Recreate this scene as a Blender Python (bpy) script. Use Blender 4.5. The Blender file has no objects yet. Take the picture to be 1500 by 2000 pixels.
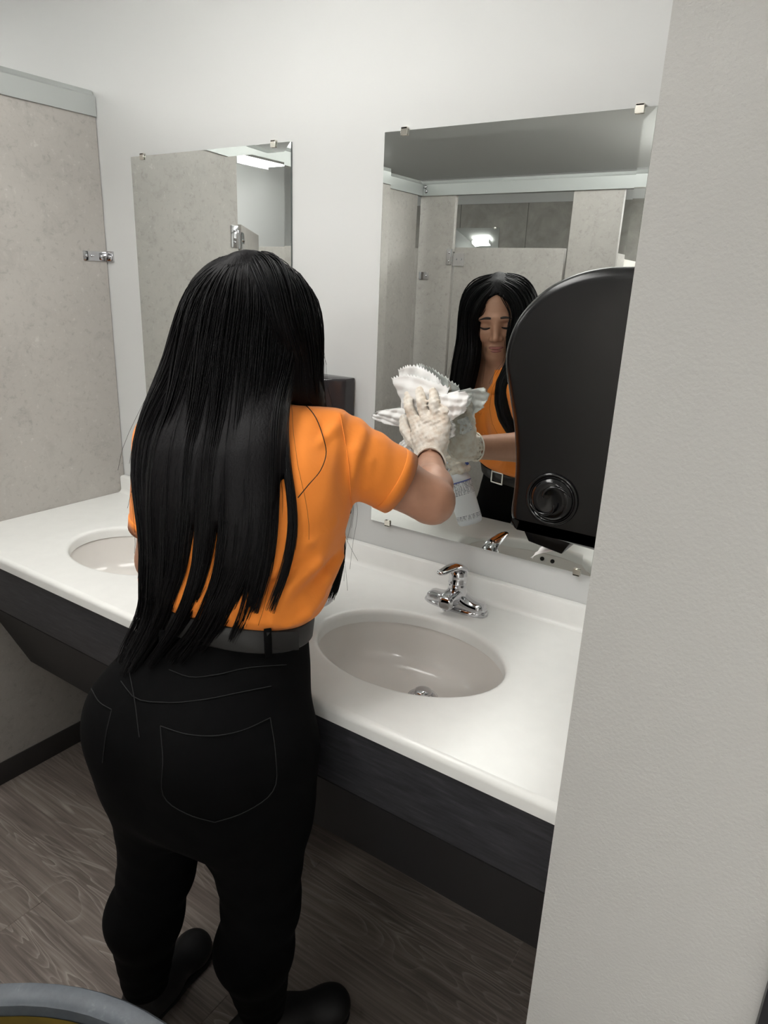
import bpy, bmesh, math, random
import numpy as np
from mathutils import Vector, Matrix

# ------------------------------------------------------------------ camera, world, exposure
scene = bpy.context.scene
COL = scene.collection
CAM_LOC = Vector((1.4012, -1.4073, 1.5642))
YAW, PITCH, ROLL, FPX = 0.5829, 0.3166, 0.0417, 1353.66     # focal length in pixels of the 1500x2000 frame
fw = Vector((-math.sin(YAW) * math.cos(PITCH), math.cos(YAW) * math.cos(PITCH), -math.sin(PITCH)))
r0 = Vector((math.cos(YAW), math.sin(YAW), 0)); u0 = r0.cross(fw)
rt = r0 * math.cos(ROLL) + u0 * math.sin(ROLL)
up = u0 * math.cos(ROLL) - r0 * math.sin(ROLL)
cam_data = bpy.data.cameras.new('camera')
cam = bpy.data.objects.new('camera', cam_data); COL.objects.link(cam)
cam.matrix_world = Matrix(((rt.x, up.x, -fw.x, CAM_LOC.x), (rt.y, up.y, -fw.y, CAM_LOC.y), (rt.z, up.z, -fw.z, CAM_LOC.z), (0, 0, 0, 1)))
cam_data.sensor_fit = 'VERTICAL'; cam_data.sensor_height = 24.0
cam_data.lens = FPX / 2000 * 24.0
cam_data.clip_start = 0.02
scene.camera = cam

world = bpy.data.worlds.new('world'); scene.world = world
world.use_nodes = True
world.node_tree.nodes['Background'].inputs[0].default_value = (0.8, 0.82, 0.85, 1)
world.node_tree.nodes['Background'].inputs[1].default_value = 0.05
LAMP_W = 8.4           # radiance of the ceiling lights over the sinks
LAMP_STALL_FILL = 32.0       # and of the stronger fill light added over the stalls
scene.view_settings.view_transform = 'Standard'
scene.view_settings.look = 'None'
scene.view_settings.gamma = 1.0
scene.view_settings.use_curve_mapping = False
scene.view_settings.exposure = 0.14
scene.cycles.max_bounces = 6
scene.cycles.diffuse_bounces = 3
scene.cycles.glossy_bounces = 4
scene.cycles.caustics_reflective = True
scene.cycles.sample_clamp_indirect = 6.0
scene.cycles.blur_glossy = 0.3
scene.cycles.use_denoising = True
scene.cycles.use_adaptive_sampling = True
scene.cycles.adaptive_threshold = 0.05

rng = random.Random(7)
nrng = np.random.RandomState(11)

# ------------------------------------------------------------------ materials
MATS = {}
def lin(c):
    return tuple((x / 12.92 if x <= 0.04045 else ((x + 0.055) / 1.055) ** 2.4) for x in c)
def rgb(r, g, b):
    return lin((r / 255, g / 255, b / 255)) + (1,)
class NT:
    def __init__(s, name):
        m = bpy.data.materials.new(name); m.use_nodes = True
        s.m = m; s.t = m.node_tree; s.n = s.t.nodes; s.b = s.n['Principled BSDF']
        MATS[name] = m
    def node(s, typ, **kw):
        n = s.n.new(typ)
        for k, v in kw.items():
            if k in n.inputs: n.inputs[k].default_value = v
            else: setattr(n, k, v)
        return n
    def link(s, a, b): s.t.links.new(a, b)
    def coords(s, scale=(1, 1, 1), obj=True):
        tc = s.node('ShaderNodeTexCoord'); mp = s.node('ShaderNodeMapping')
        s.link(tc.outputs['Object' if obj else 'Generated'], mp.inputs[0])
        mp.inputs['Scale'].default_value = scale
        return mp.outputs[0]
    def wcoords(s, scale=(1, 1, 1), rot=(0, 0, 0)):
        g = s.node('ShaderNodeNewGeometry'); mp = s.node('ShaderNodeMapping')
        s.link(g.outputs['Position'], mp.inputs[0])
        mp.inputs['Scale'].default_value = scale; mp.inputs['Rotation'].default_value = rot
        return mp.outputs[0]
    def noise(s, vec, scale, detail=4, rough=0.55, dist=0.0):
        n = s.node('ShaderNodeTexNoise'); n.inputs['Scale'].default_value = scale
        n.inputs['Detail'].default_value = detail; n.inputs['Roughness'].default_value = rough
        n.inputs['Distortion'].default_value = dist
        s.link(vec, n.inputs['Vector']); return n.outputs['Fac']
    def ramp(s, fac, stops):
        r = s.node('ShaderNodeValToRGB'); e = r.color_ramp.elements
        while len(e) < len(stops): e.new(0.5)
        for el, (p, c) in zip(e, stops): el.position = p; el.color = c
        s.link(fac, r.inputs[0]); return r.outputs[0]
    def mix(s, fac, a, b, mode='MIX'):
        m = s.node('ShaderNodeMix', data_type='RGBA', blend_type=mode)
        for sock, v in ((m.inputs[0], fac), (m.inputs[6], a), (m.inputs[7], b)):
            if hasattr(v, 'is_linked'): s.link(v, sock)
            else: sock.default_value = v
        return m.outputs[2]
    def bump(s, h, strength, dist=0.002, prev=None):
        b = s.node('ShaderNodeBump'); b.inputs['Strength'].default_value = strength; b.inputs['Distance'].default_value = dist
        s.link(h, b.inputs['Height'])
        if prev: s.link(prev, b.inputs['Normal'])
        s.link(b.outputs[0], s.b.inputs['Normal']); return b.outputs[0]
    def set(s, color=None, rough=None, metal=None, **kw):
        if color is not None:
            if hasattr(color, 'is_linked'): s.link(color, s.b.inputs['Base Color'])
            else: s.b.inputs['Base Color'].default_value = color
        if rough is not None:
            if hasattr(rough, 'is_linked'): s.link(rough, s.b.inputs['Roughness'])
            else: s.b.inputs['Roughness'].default_value = rough
        if metal is not None: s.b.inputs['Metallic'].default_value = metal
        for k, v in kw.items(): s.b.inputs[k].default_value = v
        return s.m

def build_materials():
    m = NT('wall_paint'); v = m.wcoords()
    m.set(rgb(216, 217, 216), 0.72)
    m.bump(m.noise(v, 260, 3, 0.5), 0.10, 0.001)
    m = NT('wall_paint_textured'); v = m.wcoords()
    m.set(rgb(200, 199, 196), 0.7)
    b = m.bump(m.noise(v, 210, 3, 0.55), 0.55, 0.0012)
    m.bump(m.noise(v, 520, 2, 0.5), 0.25, 0.0006, b)
    m = NT('ceiling_paint'); v = m.wcoords()
    m.set(rgb(240, 242, 240), 0.85); m.bump(m.noise(v, 150, 3), 0.12, 0.001)
    # stone-look laminate
    m = NT('stone_laminate'); v = m.wcoords()
    n1 = m.noise(v, 2.6, 8, 0.62, 0.6); n2 = m.noise(v, 14, 8, 0.7, 0.8); n3 = m.noise(v, 60, 6, 0.7, 0.4)
    c1 = m.ramp(n1, [(0.30, rgb(176, 172, 166)), (0.5, rgb(192, 188, 182)), (0.70, rgb(204, 200, 194))])
    c2 = m.ramp(n2, [(0.33, rgb(150, 147, 142)), (0.47, rgb(190, 187, 181)), (0.62, rgb(194, 190, 184)), (0.75, rgb(216, 212, 205))])
    c = m.mix(0.45, c1, c2)
    c3 = m.ramp(n3, [(0.34, rgb(150, 146, 140)), (0.44, rgb(188, 184, 178)), (0.60, rgb(190, 186, 180)), (0.70, rgb(226, 223, 217))])
    c = m.mix(0.40, c, c3)
    c = m.mix(1.0, c, (0.93, 0.927, 0.928, 1), 'MULTIPLY')
    m.set(c, 0.45); m.b.inputs['Specular IOR Level'].default_value = 0.35
    # tile
    m = NT('wall_tile'); v = m.wcoords()
    c = m.ramp(m.noise(v, 7, 7, 0.6, 0.5), [(0.35, rgb(150, 147, 142)), (0.65, rgb(174, 171, 165))])
    m.set(c, 0.5)
    NT('grout').set(rgb(96, 94, 90), 0.9)
    # vinyl planks: grain along x
    m = NT('vinyl_plank'); oi = m.node('ShaderNodeObjectInfo')
    g = m.node('ShaderNodeNewGeometry'); cb = m.node('ShaderNodeVectorMath', operation='ADD')
    sc = m.node('ShaderNodeVectorMath', operation='SCALE'); sc.inputs['Scale'].default_value = 7.0
    cx = m.node('ShaderNodeCombineXYZ'); m.link(oi.outputs['Random'], cx.inputs[0]); m.link(oi.outputs['Random'], cx.inputs[1])
    m.link(cx.outputs[0], sc.inputs[0]); m.link(g.outputs['Position'], cb.inputs[0]); m.link(sc.outputs[0], cb.inputs[1])
    mp = m.node('ShaderNodeMapping'); mp.inputs['Scale'].default_value = (1.0, 9.0, 1.0); m.link(cb.outputs[0], mp.inputs[0])
    fine = m.node('ShaderNodeMapping'); fine.inputs['Scale'].default_value = (3.0, 110.0, 1.0); m.link(cb.outputs[0], fine.inputs[0])
    nf = m.noise(fine.outputs[0], 1.0, 5, 0.62, 0.25)
    nl = m.noise(mp.outputs[0], 1.6, 5, 0.6)
    cat = m.node('ShaderNodeMapping'); cat.inputs['Scale'].default_value = (1.3, 8.0, 1.0); m.link(cb.outputs[0], cat.inputs[0])
    nc = m.noise(cat.outputs[0], 1.0, 2, 0.5, 0.9)
    fr = m.node('ShaderNodeMath', operation='MULTIPLY'); fr.inputs[1].default_value = 17.0; m.link(nc, fr.inputs[0])
    fs = m.node('ShaderNodeMath', operation='FRACT'); m.link(fr.outputs[0], fs.inputs[0])
    ring = m.ramp(fs.outputs[0], [(0.0, (.55, .55, .55, 1)), (0.10, (.25, .25, .25, 1)), (0.45, (0, 0, 0, 1)), (0.93, (0, 0, 0, 1)), (1.0, (.55, .55, .55, 1))])
    patch = m.ramp(m.noise(mp.outputs[0], 0.9, 2, 0.5), [(0.44, (0, 0, 0, 1)), (0.60, (1, 1, 1, 1))])
    base = m.ramp(nl, [(0.30, rgb(104, 94, 88)), (0.5, rgb(122, 111, 104)), (0.72, rgb(138, 127, 119))])
    mask = m.mix(1.0, ring, patch, 'MULTIPLY')
    c = m.mix(mask, base, rgb(200, 191, 181))
    fin2 = m.ramp(nf, [(0.48, (0, 0, 0, 1)), (0.70, (0.55, 0.55, 0.55, 1))])
    c = m.mix(fin2, c, rgb(168, 158, 149))
    dk = m.ramp(nf, [(0.30, (0.5, 0.5, 0.5, 1)), (0.46, (0, 0, 0, 1))])
    c = m.mix(dk, c, rgb(78, 70, 65))
    m.set(c, 0.5); m.bump(nf, 0.12, 0.0006)
    NT('vinyl_base').set(rgb(44, 40, 38), 0.9)
    NT('rubber_base').set(rgb(52, 49, 48), 0.55)
    # dark laminate of the counter apron, grain along x
    m = NT('dark_laminate'); v = m.wcoords((6, 1, 55))
    c = m.ramp(m.noise(v, 3, 6, 0.6), [(0.35, rgb(40, 40, 44)), (0.6, rgb(56, 56, 60)), (0.75, rgb(72, 71, 75))])
    m.set(c, 0.42)
    m = NT('dark_laminate_plain'); m.set(rgb(44, 43, 45), 0.5)
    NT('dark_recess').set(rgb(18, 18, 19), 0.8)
    m = NT('solid_surface'); v = m.wcoords()
    m.set(m.ramp(m.noise(v, 30, 4), [(0.3, rgb(244, 244, 241)), (0.7, rgb(247, 247, 244))]), 0.26)
    m.b.inputs['Specular IOR Level'].default_value = 0.4
    NT('sink_acrylic').set(rgb(236, 232, 227), 0.14)
    NT('chrome').set((0.62, 0.62, 0.64, 1), 0.06, 1.0)
    NT('brushed_aluminium').set((0.66, 0.67, 0.68, 1), 0.33, 1.0)
    NT('clip_metal').set((0.72, 0.69, 0.62, 1), 0.22, 1.0)
    m = NT('painted_rail'); m.set(rgb(190, 194, 192), 0.35, 0.35)
    NT('mirror_silver').set((0.80, 0.825, 0.81, 1), 0.0, 1.0)
    NT('mirror_edge').set(rgb(96, 104, 102), 0.25)
    m = NT('black_plastic'); m.set(rgb(10, 10, 12), 0.24)
    v = m.wcoords(); m.bump(m.noise(v, 300, 2), 0.03, 0.0005)
    NT('black_gloss').set(rgb(14, 14, 16), 0.12)
    NT('dispenser_grey').set(rgb(52, 50, 53), 0.2)
    NT('mark_white').set(rgb(190, 190, 190), 0.5)
    NT('hole_dark').set(rgb(16, 15, 15), 0.6)
    m = NT('bin_plastic'); v = m.wcoords()
    m.set(m.ramp(m.noise(v, 22, 6, 0.7), [(0.35, rgb(76, 82, 89)), (0.62, rgb(92, 98, 105)), (0.74, rgb(128, 132, 137))]), 0.42)
    m = NT('bin_liner'); v = m.wcoords()
    m.set(m.ramp(m.noise(v, 8, 4), [(0.35, rgb(96, 82, 38)), (0.7, rgb(134, 112, 44))]), 0.5)
    NT('door_dark').set(rgb(38, 39, 43), 0.4)
    m = NT('lamp_diffuser'); m.set((0.9, 0.9, 0.9, 1), 0.5)
    m.b.inputs['Emission Color'].default_value = (1.0, 0.985, 0.955, 1); m.b.inputs['Emission Strength'].default_value = LAMP_W
    m = NT('lamp_diffuser_fill'); m.set((0.9, 0.9, 0.9, 1), 0.5)
    m.b.inputs['Emission Color'].default_value = (1.0, 0.985, 0.955, 1); m.b.inputs['Emission Strength'].default_value = LAMP_STALL_FILL
    NT('lamp_frame').set(rgb(235, 235, 235), 0.4)
    m = NT('clear_plastic'); m.set((0.93, 0.95, 0.98, 1), 0.05); m.b.inputs['Transmission Weight'].default_value = 1.0; m.b.inputs['IOR'].default_value = 1.12
    m = NT('paper'); v = m.wcoords()
    m.set(rgb(246, 245, 243), 0.9); m.bump(m.noise(v, 420, 3), 0.25, 0.0008)
build_materials()

# ------------------------------------------------------------------ mesh helpers
class MB:
    def __init__(s): s.v = []; s.f = []
    def add(s, vs, fs):
        o = len(s.v); s.v.extend([tuple(map(float, p)) for p in vs]); s.f.extend([tuple(i + o for i in q) for q in fs]); return s
    def box(s, x0, x1, y0, y1, z0, z1):
        vs = [(x0, y0, z0), (x1, y0, z0), (x1, y1, z0), (x0, y1, z0), (x0, y0, z1), (x1, y0, z1), (x1, y1, z1), (x0, y1, z1)]
        return s.add(vs, [(0, 3, 2, 1), (4, 5, 6, 7), (0, 1, 5, 4), (1, 2, 6, 5), (2, 3, 7, 6), (3, 0, 4, 7)])
    def rings(s, rings, cap0=True, cap1=True, close=True):
        n = len(rings[0]); vs = [p for r in rings for p in r]; fs = []
        for i in range(len(rings) - 1):
            for j in range(n if close else n - 1):
                k = (j + 1) % n
                fs.append((i * n + j, i * n + k, (i + 1) * n + k, (i + 1) * n + j))
        if cap0: fs.append(tuple(reversed(range(n))))
        if cap1: fs.append(tuple((len(rings) - 1) * n + j for j in range(n)))
        return s.add(vs, fs)
    def tube(s, path, radii, n=12, flat=1.0, upv=(0, 0, 1), caps=True):
        path = [Vector(p) for p in path]
        if not hasattr(radii, '__len__'): radii = [radii] * len(path)
        rs = []
        u = Vector(upv)
        for i, p in enumerate(path):
            t = (path[min(i + 1, len(path) - 1)] - path[max(i - 1, 0)]).normalized()
            a = t.cross(u)
            if a.length < 1e-4: a = t.cross(Vector((1, 0, 0)))
            a.normalize(); b = a.cross(t)
            rs.append([p + (a * math.cos(q) + b * math.sin(q) * flat) * radii[i] for q in [2 * math.pi * k / n for k in range(n)]])
        return s.rings(rs, caps, caps)
    def lathe(s, prof, origin, n=32, ax=1.0, ay=1.0, cap0=False, cap1=False):
        o = Vector(origin)
        rs = [[(o.x + r * ax * math.cos(q), o.y + r * ay * math.sin(q), o.z + z) for q in [2 * math.pi * k / n for k in range(n)]] for r, z in prof]
        return s.rings(rs, cap0, cap1)
    def obj(s, name, mat, parent=None, smooth=False, bevel=0.0, seg=2, angle=30):
        me = bpy.data.meshes.new(name); me.from_pydata(s.v, [], s.f)
        return finish(name, me, mat, parent, smooth, bevel, seg, angle)
def finish(name, me, mat, parent=None, smooth=False, bevel=0.0, seg=2, angle=30):
    bm = bmesh.new(); bm.from_mesh(me)
    bmesh.ops.recalc_face_normals(bm, faces=bm.faces)
    if bevel > 0:
        ed = [e for e in bm.edges if len(e.link_faces) == 2 and e.calc_face_angle(0) > math.radians(angle)]
        bmesh.ops.bevel(bm, geom=ed, offset=bevel, offset_type='OFFSET', segments=seg, profile=0.6, affect='EDGES', clamp_overlap=True)
    bm.to_mesh(me); bm.free()
    if smooth or bevel > 0:
        me.polygons.foreach_set('use_smooth', [True] * len(me.polygons))
        if not smooth or smooth == 'angle':
            try: me.set_sharp_from_angle(angle=math.radians(40))
            except Exception: pass
    o = bpy.data.objects.new(name, me); COL.objects.link(o)
    if mat: me.materials.append(MATS[mat])
    if parent: 
        o.parent = parent
        o.matrix_parent_inverse = Matrix.Translation(parent.location).inverted() if parent.location.length else Matrix.Identity(4)
    return o
def empty(name, loc=(0, 0, 0)):
    o = bpy.data.objects.new(name, None); COL.objects.link(o); o.location = loc; o.empty_display_size = 0.05; return o
def tag(o, label=None, cat=None, group=None, kind=None):
    if label: o['label'] = label
    if cat: o['category'] = cat
    if group: o['group'] = group
    if kind: o['kind'] = kind
    return o
def sbox(name, mat, x0, x1, y0, y1, z0, z1, label=None, bevel=0.0, parent=None):
    o = MB().box(x0, x1, y0, y1, z0, z1).obj(name, mat, parent, False, bevel)
    if not parent: tag(o, label, None, None, 'structure')
    return o

# ------------------------------------------------------------------ the room
CEIL = 2.44
XLL, XRR, YB = -2.66, 2.30, -4.25
XL = -0.589; XR = 1.185; YR = -0.62; ZC = 0.86; DC = 0.58
sbox('wall_back', 'wall_paint', XLL - .1, XRR + .1, 0, 0.1, 0, CEIL, 'white painted wall carrying the two mirrors')
sbox('wall_left', 'wall_paint', XLL - .1, XLL, YB, 0, 0, CEIL, 'plain white wall at the far side of the toilet stall')
wf = sbox('wall_front', 'grout', XLL - .1, XRR + .1, YB - .1, YB, 0, 2.235, 'grey tiled wall behind the stalls, seen in the mirror')
sbox('wall_front_upper', 'wall_paint', XLL - .1, XRR + .1, YB - .1, YB, 2.235, CEIL, 'white strip of wall above the grey tiles')
sbox('wall_right', 'wall_paint_textured', XR, 1.463, YR, 0, 0, CEIL, 'textured white end wall to the right of the counter')
sbox('wall_far_right', 'wall_paint', XRR, XRR + .1, YB, 0, 0, CEIL, 'plain white wall behind the photographer')
sbox('ceiling', 'ceiling_paint', XLL - .1, XRR + .1, YB - .1, 0.1, CEIL, CEIL + .1, 'flat white ceiling of the restroom')
# door beside the end wall
sbox('trim_1', 'door_dark', 1.463, 1.53, YR - .02, YR + .12, 0, 2.12, 'dark door frame at the right edge of the end wall', 0.003)
sbox('door_1', 'door_dark', 1.53, 2.30, YR + .02, YR + .06, 0.01, 2.10, 'dark door beside the end wall', 0.002)
sbox('wall_over_door', 'wall_paint_textured', 1.463, XRR, YR, YR + .12, 2.12, CEIL, 'white wall above the dark door')
# tiles
tx = [XLL + i * 0.61 for i in range(9)]
first = None
for j, (z0, z1) in enumerate([(0, .38), (.38, .99), (.99, 1.60), (1.60, 2.235)]):
    for i in range(8):
        off = -0.22
        x0, x1 = max(XLL, tx[i] + off), min(XRR, tx[i + 1] + off)
        if x1 - x0 < .05: continue
        o = MB().box(x0 + .0015, x1 - .0015, YB, YB + .008, z0 + .0015, z1 - .0015).obj('tile', 'wall_tile', wf, False, 0.0012, 1)
# floor with planks
fl = sbox('floor', 'vinyl_base', XLL - .1, XRR + .1, YB - .1, 0.1, -0.1, -0.004, 'dark brown wood-look vinyl plank floor')
pw, pl = 0.178, 1.22
pm = {}
y = 0.0; row = 0
while y > YB:
    y0 = max(y - pw, YB); x = XLL - ((row * 0.47) % 1.0) * pl
    while x < XRR:
        a, b = max(x, XLL), min(x + pl, XRR)
        if b - a > 0.03:
            key = (round(b - a, 3), round(y - y0, 3))
            if key not in pm:
                o = MB().box(0.0002, b - a - .0002, 0.0002, y - y0 - .0002, -0.004, 0.0).obj('plank', 'vinyl_plank', fl, False, 0.0007, 1)
                pm[key] = o.data
            else:
                o = bpy.data.objects.new('plank', pm[key]); COL.objects.link(o); o.parent = fl
            o.location = (a, y0, 0)
        x += pl
    y -= pw; row += 1
# baseboards
sbox('baseboard_back', 'rubber_base', XL + .02, XR, -0.008, 0, 0, 0.1, 'dark rubber base along the wall under the counter', 0.002)
sbox('baseboard_right', 'rubber_base', XR - .008, 1.463, YR - .008, YR, 0, 0.1, 'dark rubber base at the foot of the end wall', 0.002)

# ceiling lights: suspended fixtures with a lens all round, lighting the room and the ceiling; the last two are added fill
def ceiling_light(cx, cy, w, d, label, turn=0, drop=.05, mat='lamp_diffuser'):
    t = tag(empty('ceiling_light', (cx, cy, CEIL)), label, 'ceiling light', 'suspended ceiling lights')
    zt, zb = CEIL - drop, CEIL - drop - .055
    for s_ in (-1, 1):
        x0 = cx + s_ * (w / 2 - .012)
        MB().box(x0 - .012, x0 + .012, cy - d/2 - .006, cy + d/2 + .006, zb - .005, zt + .005).obj('end_cap', 'lamp_frame', t, False, 0.004)
        xs_ = cx + s_ * w * .36
        MB().tube([(xs_, cy, zt - .002), (xs_, cy, CEIL - .0005)], .008, 10, upv=(1, 0, 0)).obj('stem', 'lamp_frame', t)
    pr = [(-d/2, zt - .01), (-d/2, zb + .025), (-d/2 + .03, zb + .006), (-d/2 + .07, zb), (d/2 - .07, zb), (d/2 - .03, zb + .006), (d/2, zb + .025), (d/2, zt - .01), (d/2 - .03, zt), (-d/2 + .03, zt)]
    MB().rings([[(x, cy + a, b) for a, b in pr] for x in (cx - w/2 + .024, cx + w/2 - .024)]).obj('diffuser', mat, t)
    t.rotation_euler = (0, 0, math.radians(turn))
ceiling_light(0.30, -0.96, 1.22, 0.40, 'long ceiling light over the sinks', 90)
ceiling_light(-1.65, -1.10, 1.22, 0.36, 'ceiling light over the left stall')
ceiling_light(1.32, -3.25, 1.22, 0.36, 'added fill light over the right-hand stalls', 0, .25, 'lamp_diffuser_fill')  # added outside the mirror's view to brighten the reflected stalls and ceiling
ceiling_light(-2.15, -2.55, 0.60, 0.30, 'short added fill light in the far left corner over the stalls', 0, .06)  # no known fixture here: added to lift the dark rear left of the room

# ------------------------------------------------------------------ toilet partitions
def screw(m, p, axis, r=0.006):
    p = Vector(p); a = Vector(axis)
    m.tube([p, p + a * r * .5, p + a * r * .75], [r, r * .8, r * .25], 8, upv=(0.3, 0.5, 0.8))
def slab(name, x0, x1, y0, y1, z0, z1, label, cat, shoe=None, group=None):
    t = tag(empty(name, ((x0 + x1) / 2, (y0 + y1) / 2, 0)), label, cat, group)
    MB().box(x0, x1, y0, y1, z0, z1).obj('panel', 'stone_laminate', t, False, 0.0025)
    if shoe:
        MB().box(x0 - .004, x1 + .004, y0 - .004, min(y1 + .004, -0.001), 0, shoe).obj('shoe', 'rubber_base', t, False, 0.002)
    return t
RZ0, RZ1 = 1.995, 2.052
TH = 0.025
lp = slab('partition_panel', XL - TH, XL, -0.572, -0.002, 0.07, 2.05, 'tall stone-look partition panel at the left end of the counter', 'partition', 0.078, 'stone-look partition panels')
def wall_bracket(z):
    b = MB(); b.box(XL, XL + .003, -0.084, -0.003, z - .012, z + .016); br = b.obj('bracket', 'chrome', lp, False, 0.0012)
    MB().box(XL, XL + .034, -0.006, -0.0005, z - .014, z + .018).obj('flange', 'chrome', br, False, 0.0015)
    s = MB()
    for yy in (-.074, -.055, -.022): screw(s, (XL + .003, yy, z + .002), (1, 0, 0), .005)
    screw(s, (XL + .02, -.006, z + .002), (0, -1, 0), .0055)
    s.obj('screw', 'chrome', br, True)
wall_bracket(1.610); wall_bracket(0.32)
slab('partition_panel', XL - TH, XL, -1.812, -1.36, 0.07, 2.05, 'stone-look pilaster on the far side of the stall opening, seen in the mirror', 'partition', 0.078, 'stone-look partition panels')
slab('partition_panel', XL - .012, -0.40, -1.885, -1.86, 0.07, 2.05, 'narrow stone-look pilaster left of the closed stall door, in the mirror', 'partition', 0.078, 'stone-look partition panels')
pl3 = slab('partition_panel', 0.196, 0.42, -1.885, -1.86, 0.07, 2.05, 'wide stone-look pilaster right of the closed stall door, in the mirror', 'partition', 0.078, 'stone-look partition panels')
slab('partition_panel', XLL + .02, XL - .02, -1.93, -1.905, 0.3, 1.755, 'low stone-look panel between two stalls, glimpsed through the corner gap', 'partition', None, 'stone-look partition panels')
slab('partition_panel', 0.295, 0.32, YB + .02, -1.887, 0.3, 1.755, 'low stone-look panel behind the wide pilaster, between two stalls', 'partition', None, 'stone-look partition panels')
# stall doors
def stall_door(p0, ang, width, label, hinge_side):
    t = tag(empty('stall_door', p0), label, 'stall door', 'stone-look stall doors')
    a = math.radians(ang); d = Vector((math.cos(a), math.sin(a), 0)); n = Vector((-d.y, d.x, 0))
    P = Vector(p0)
    def pt(u, w, z): q = P + d * u + n * w; return (q.x, q.y, z)
    vs = [pt(u, w, z) for z in (0.3, 1.755) for u, w in ((0.004, -.011), (width, -.011), (width, .011), (0.004, .011))]
    MB().add(vs, [(0, 3, 2, 1), (4, 5, 6, 7), (0, 1, 5, 4), (1, 2, 6, 5), (2, 3, 7, 6), (3, 0, 4, 7)]).obj('panel', 'stone_laminate', t, False, 0.002)
    for zz in (1.700, 0.42):
        m = MB()
        for s_ in (-1, 1):
            vs = [pt(u, w, z) for z in (zz - .032, zz + .028) for u, w in ((0.0, s_ * .0115), (.06, s_ * .0115), (.06, s_ * .0145), (0.0, s_ * .0145))]
            m.add(vs, [(0, 3, 2, 1), (4, 5, 6, 7), (0, 1, 5, 4), (1, 2, 6, 5), (2, 3, 7, 6), (3, 0, 4, 7)])
            for u in (.018, .045): screw(m, pt(u, s_ * .0145, zz), n * s_, .005)
        m.tube([pt(-.004, .0, zz - .03), pt(-.004, 0, zz + .035)], .009, 12, upv=(1, 0, 0))
        m.obj('hinge', 'chrome', t, False)
    return t
stall_door((-0.392, -1.8725, 0), 0, 0.575, 'closed stone-look stall door behind the woman, seen in the mirror', 1)
stall_door((XL - .0125, -0.585, 0), 232, 0.62, 'stone-look door of the left stall standing ajar, seen in the left mirror', 1)
stall_door((0.99, -1.8725, 0), 258, 0.56, 'stone-look stall door swung open behind the black dispenser', 1)
slab('partition_panel', 1.0, 1.22, -1.885, -1.86, 0.07, 2.05, 'stone-look pilaster nearest the dark door', 'partition', 0.078, 'stone-look partition panels')
# hinge leaves on the pilaster edges
def small_plate(parent, name, x0, x1, y0, y1, z0, z1, screws, axis):
    o = MB().box(x0, x1, y0, y1, z0, z1).obj(name, 'chrome', parent, False, 0.001)
    m = MB()
    for p in screws: screw(m, p, axis, .0055)
    m.obj('screw', 'chrome', o, True)
small_plate(lp, 'hinge_leaf', XL, XL + .003, -0.570, -0.535, 1.672, 1.748, [(XL + .003, -.552, 1.69), (XL + .003, -.552, 1.73)], (1, 0, 0))
pil = [o for o in COL.objects if o.name.startswith('partition_panel') and o.type == 'EMPTY']
small_plate(pil[2], 'hinge_leaf', -0.432, -0.401, -1.86, -1.857, 1.672, 1.748, [(-.417, -1.857, 1.69), (-.417, -1.857, 1.73)], (0, 1, 0))
small_plate(pil[2], 'bracket', XL + .001, -0.53, -1.86, -1.857, 1.598, 1.635, [(-.545, -1.857, 1.617)], (0, 1, 0))
# headrails: a folded metal channel
def headrail(pts, label):
    (x0, y0), (x1, y1) = pts
    d = Vector((x1 - x0, y1 - y0, 0)); L = d.length; d.normalize(); n = Vector((-d.y, d.x, 0))
    prof = [(-.020, RZ0), (.020, RZ0), (.020, RZ1 - .006), (.012, RZ1), (.004, RZ1 + .012), (-.004, RZ1 + .012), (-.012, RZ1), (-.020, RZ1 - .006)]
    rs = [[Vector((x0, y0, 0)) + d * t + n * w + Vector((0, 0, z)) for w, z in prof] for t in (0, L)]
    return tag(MB().rings(rs).obj('headrail', 'painted_rail', None, False), label, 'rail', 'metal head rails on the partitions')
headrail(((XL - TH/2 - .002, -0.003), (XL - TH/2 - .002, -1.850)), 'metal head rail on top of the left partition, running from the mirror wall')
h2 = headrail(((XL - .03, -1.873), (XRR - .003, -1.873)), 'long metal head rail across the stall fronts, seen in the mirror')
m = MB(); 
for p, ax in (((XL + .016, -1.853, 2.035), (0, 1, 0)), ((XL + .022, -1.853, 2.015), (0, 1, 0))): screw(m, p, ax, .010)
m.obj('screw', 'chrome', h2, True)
# small mirror in the back stall
sm = tag(empty('stall_mirror', (-1.47, YB + .01, 1.65)), 'small bright mirror on the grey tile wall above the stall door', 'mirror')
MB().box(-1.72, -1.285, YB + .009, YB + .014, 1.20, 2.05).obj('glass', 'mirror_silver', sm, False, 0.002)
MB().box(-1.335, -1.315, YB + .010, YB + .018, 2.040, 2.056).obj('clip', 'clip_metal', sm, False, 0.001)

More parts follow.
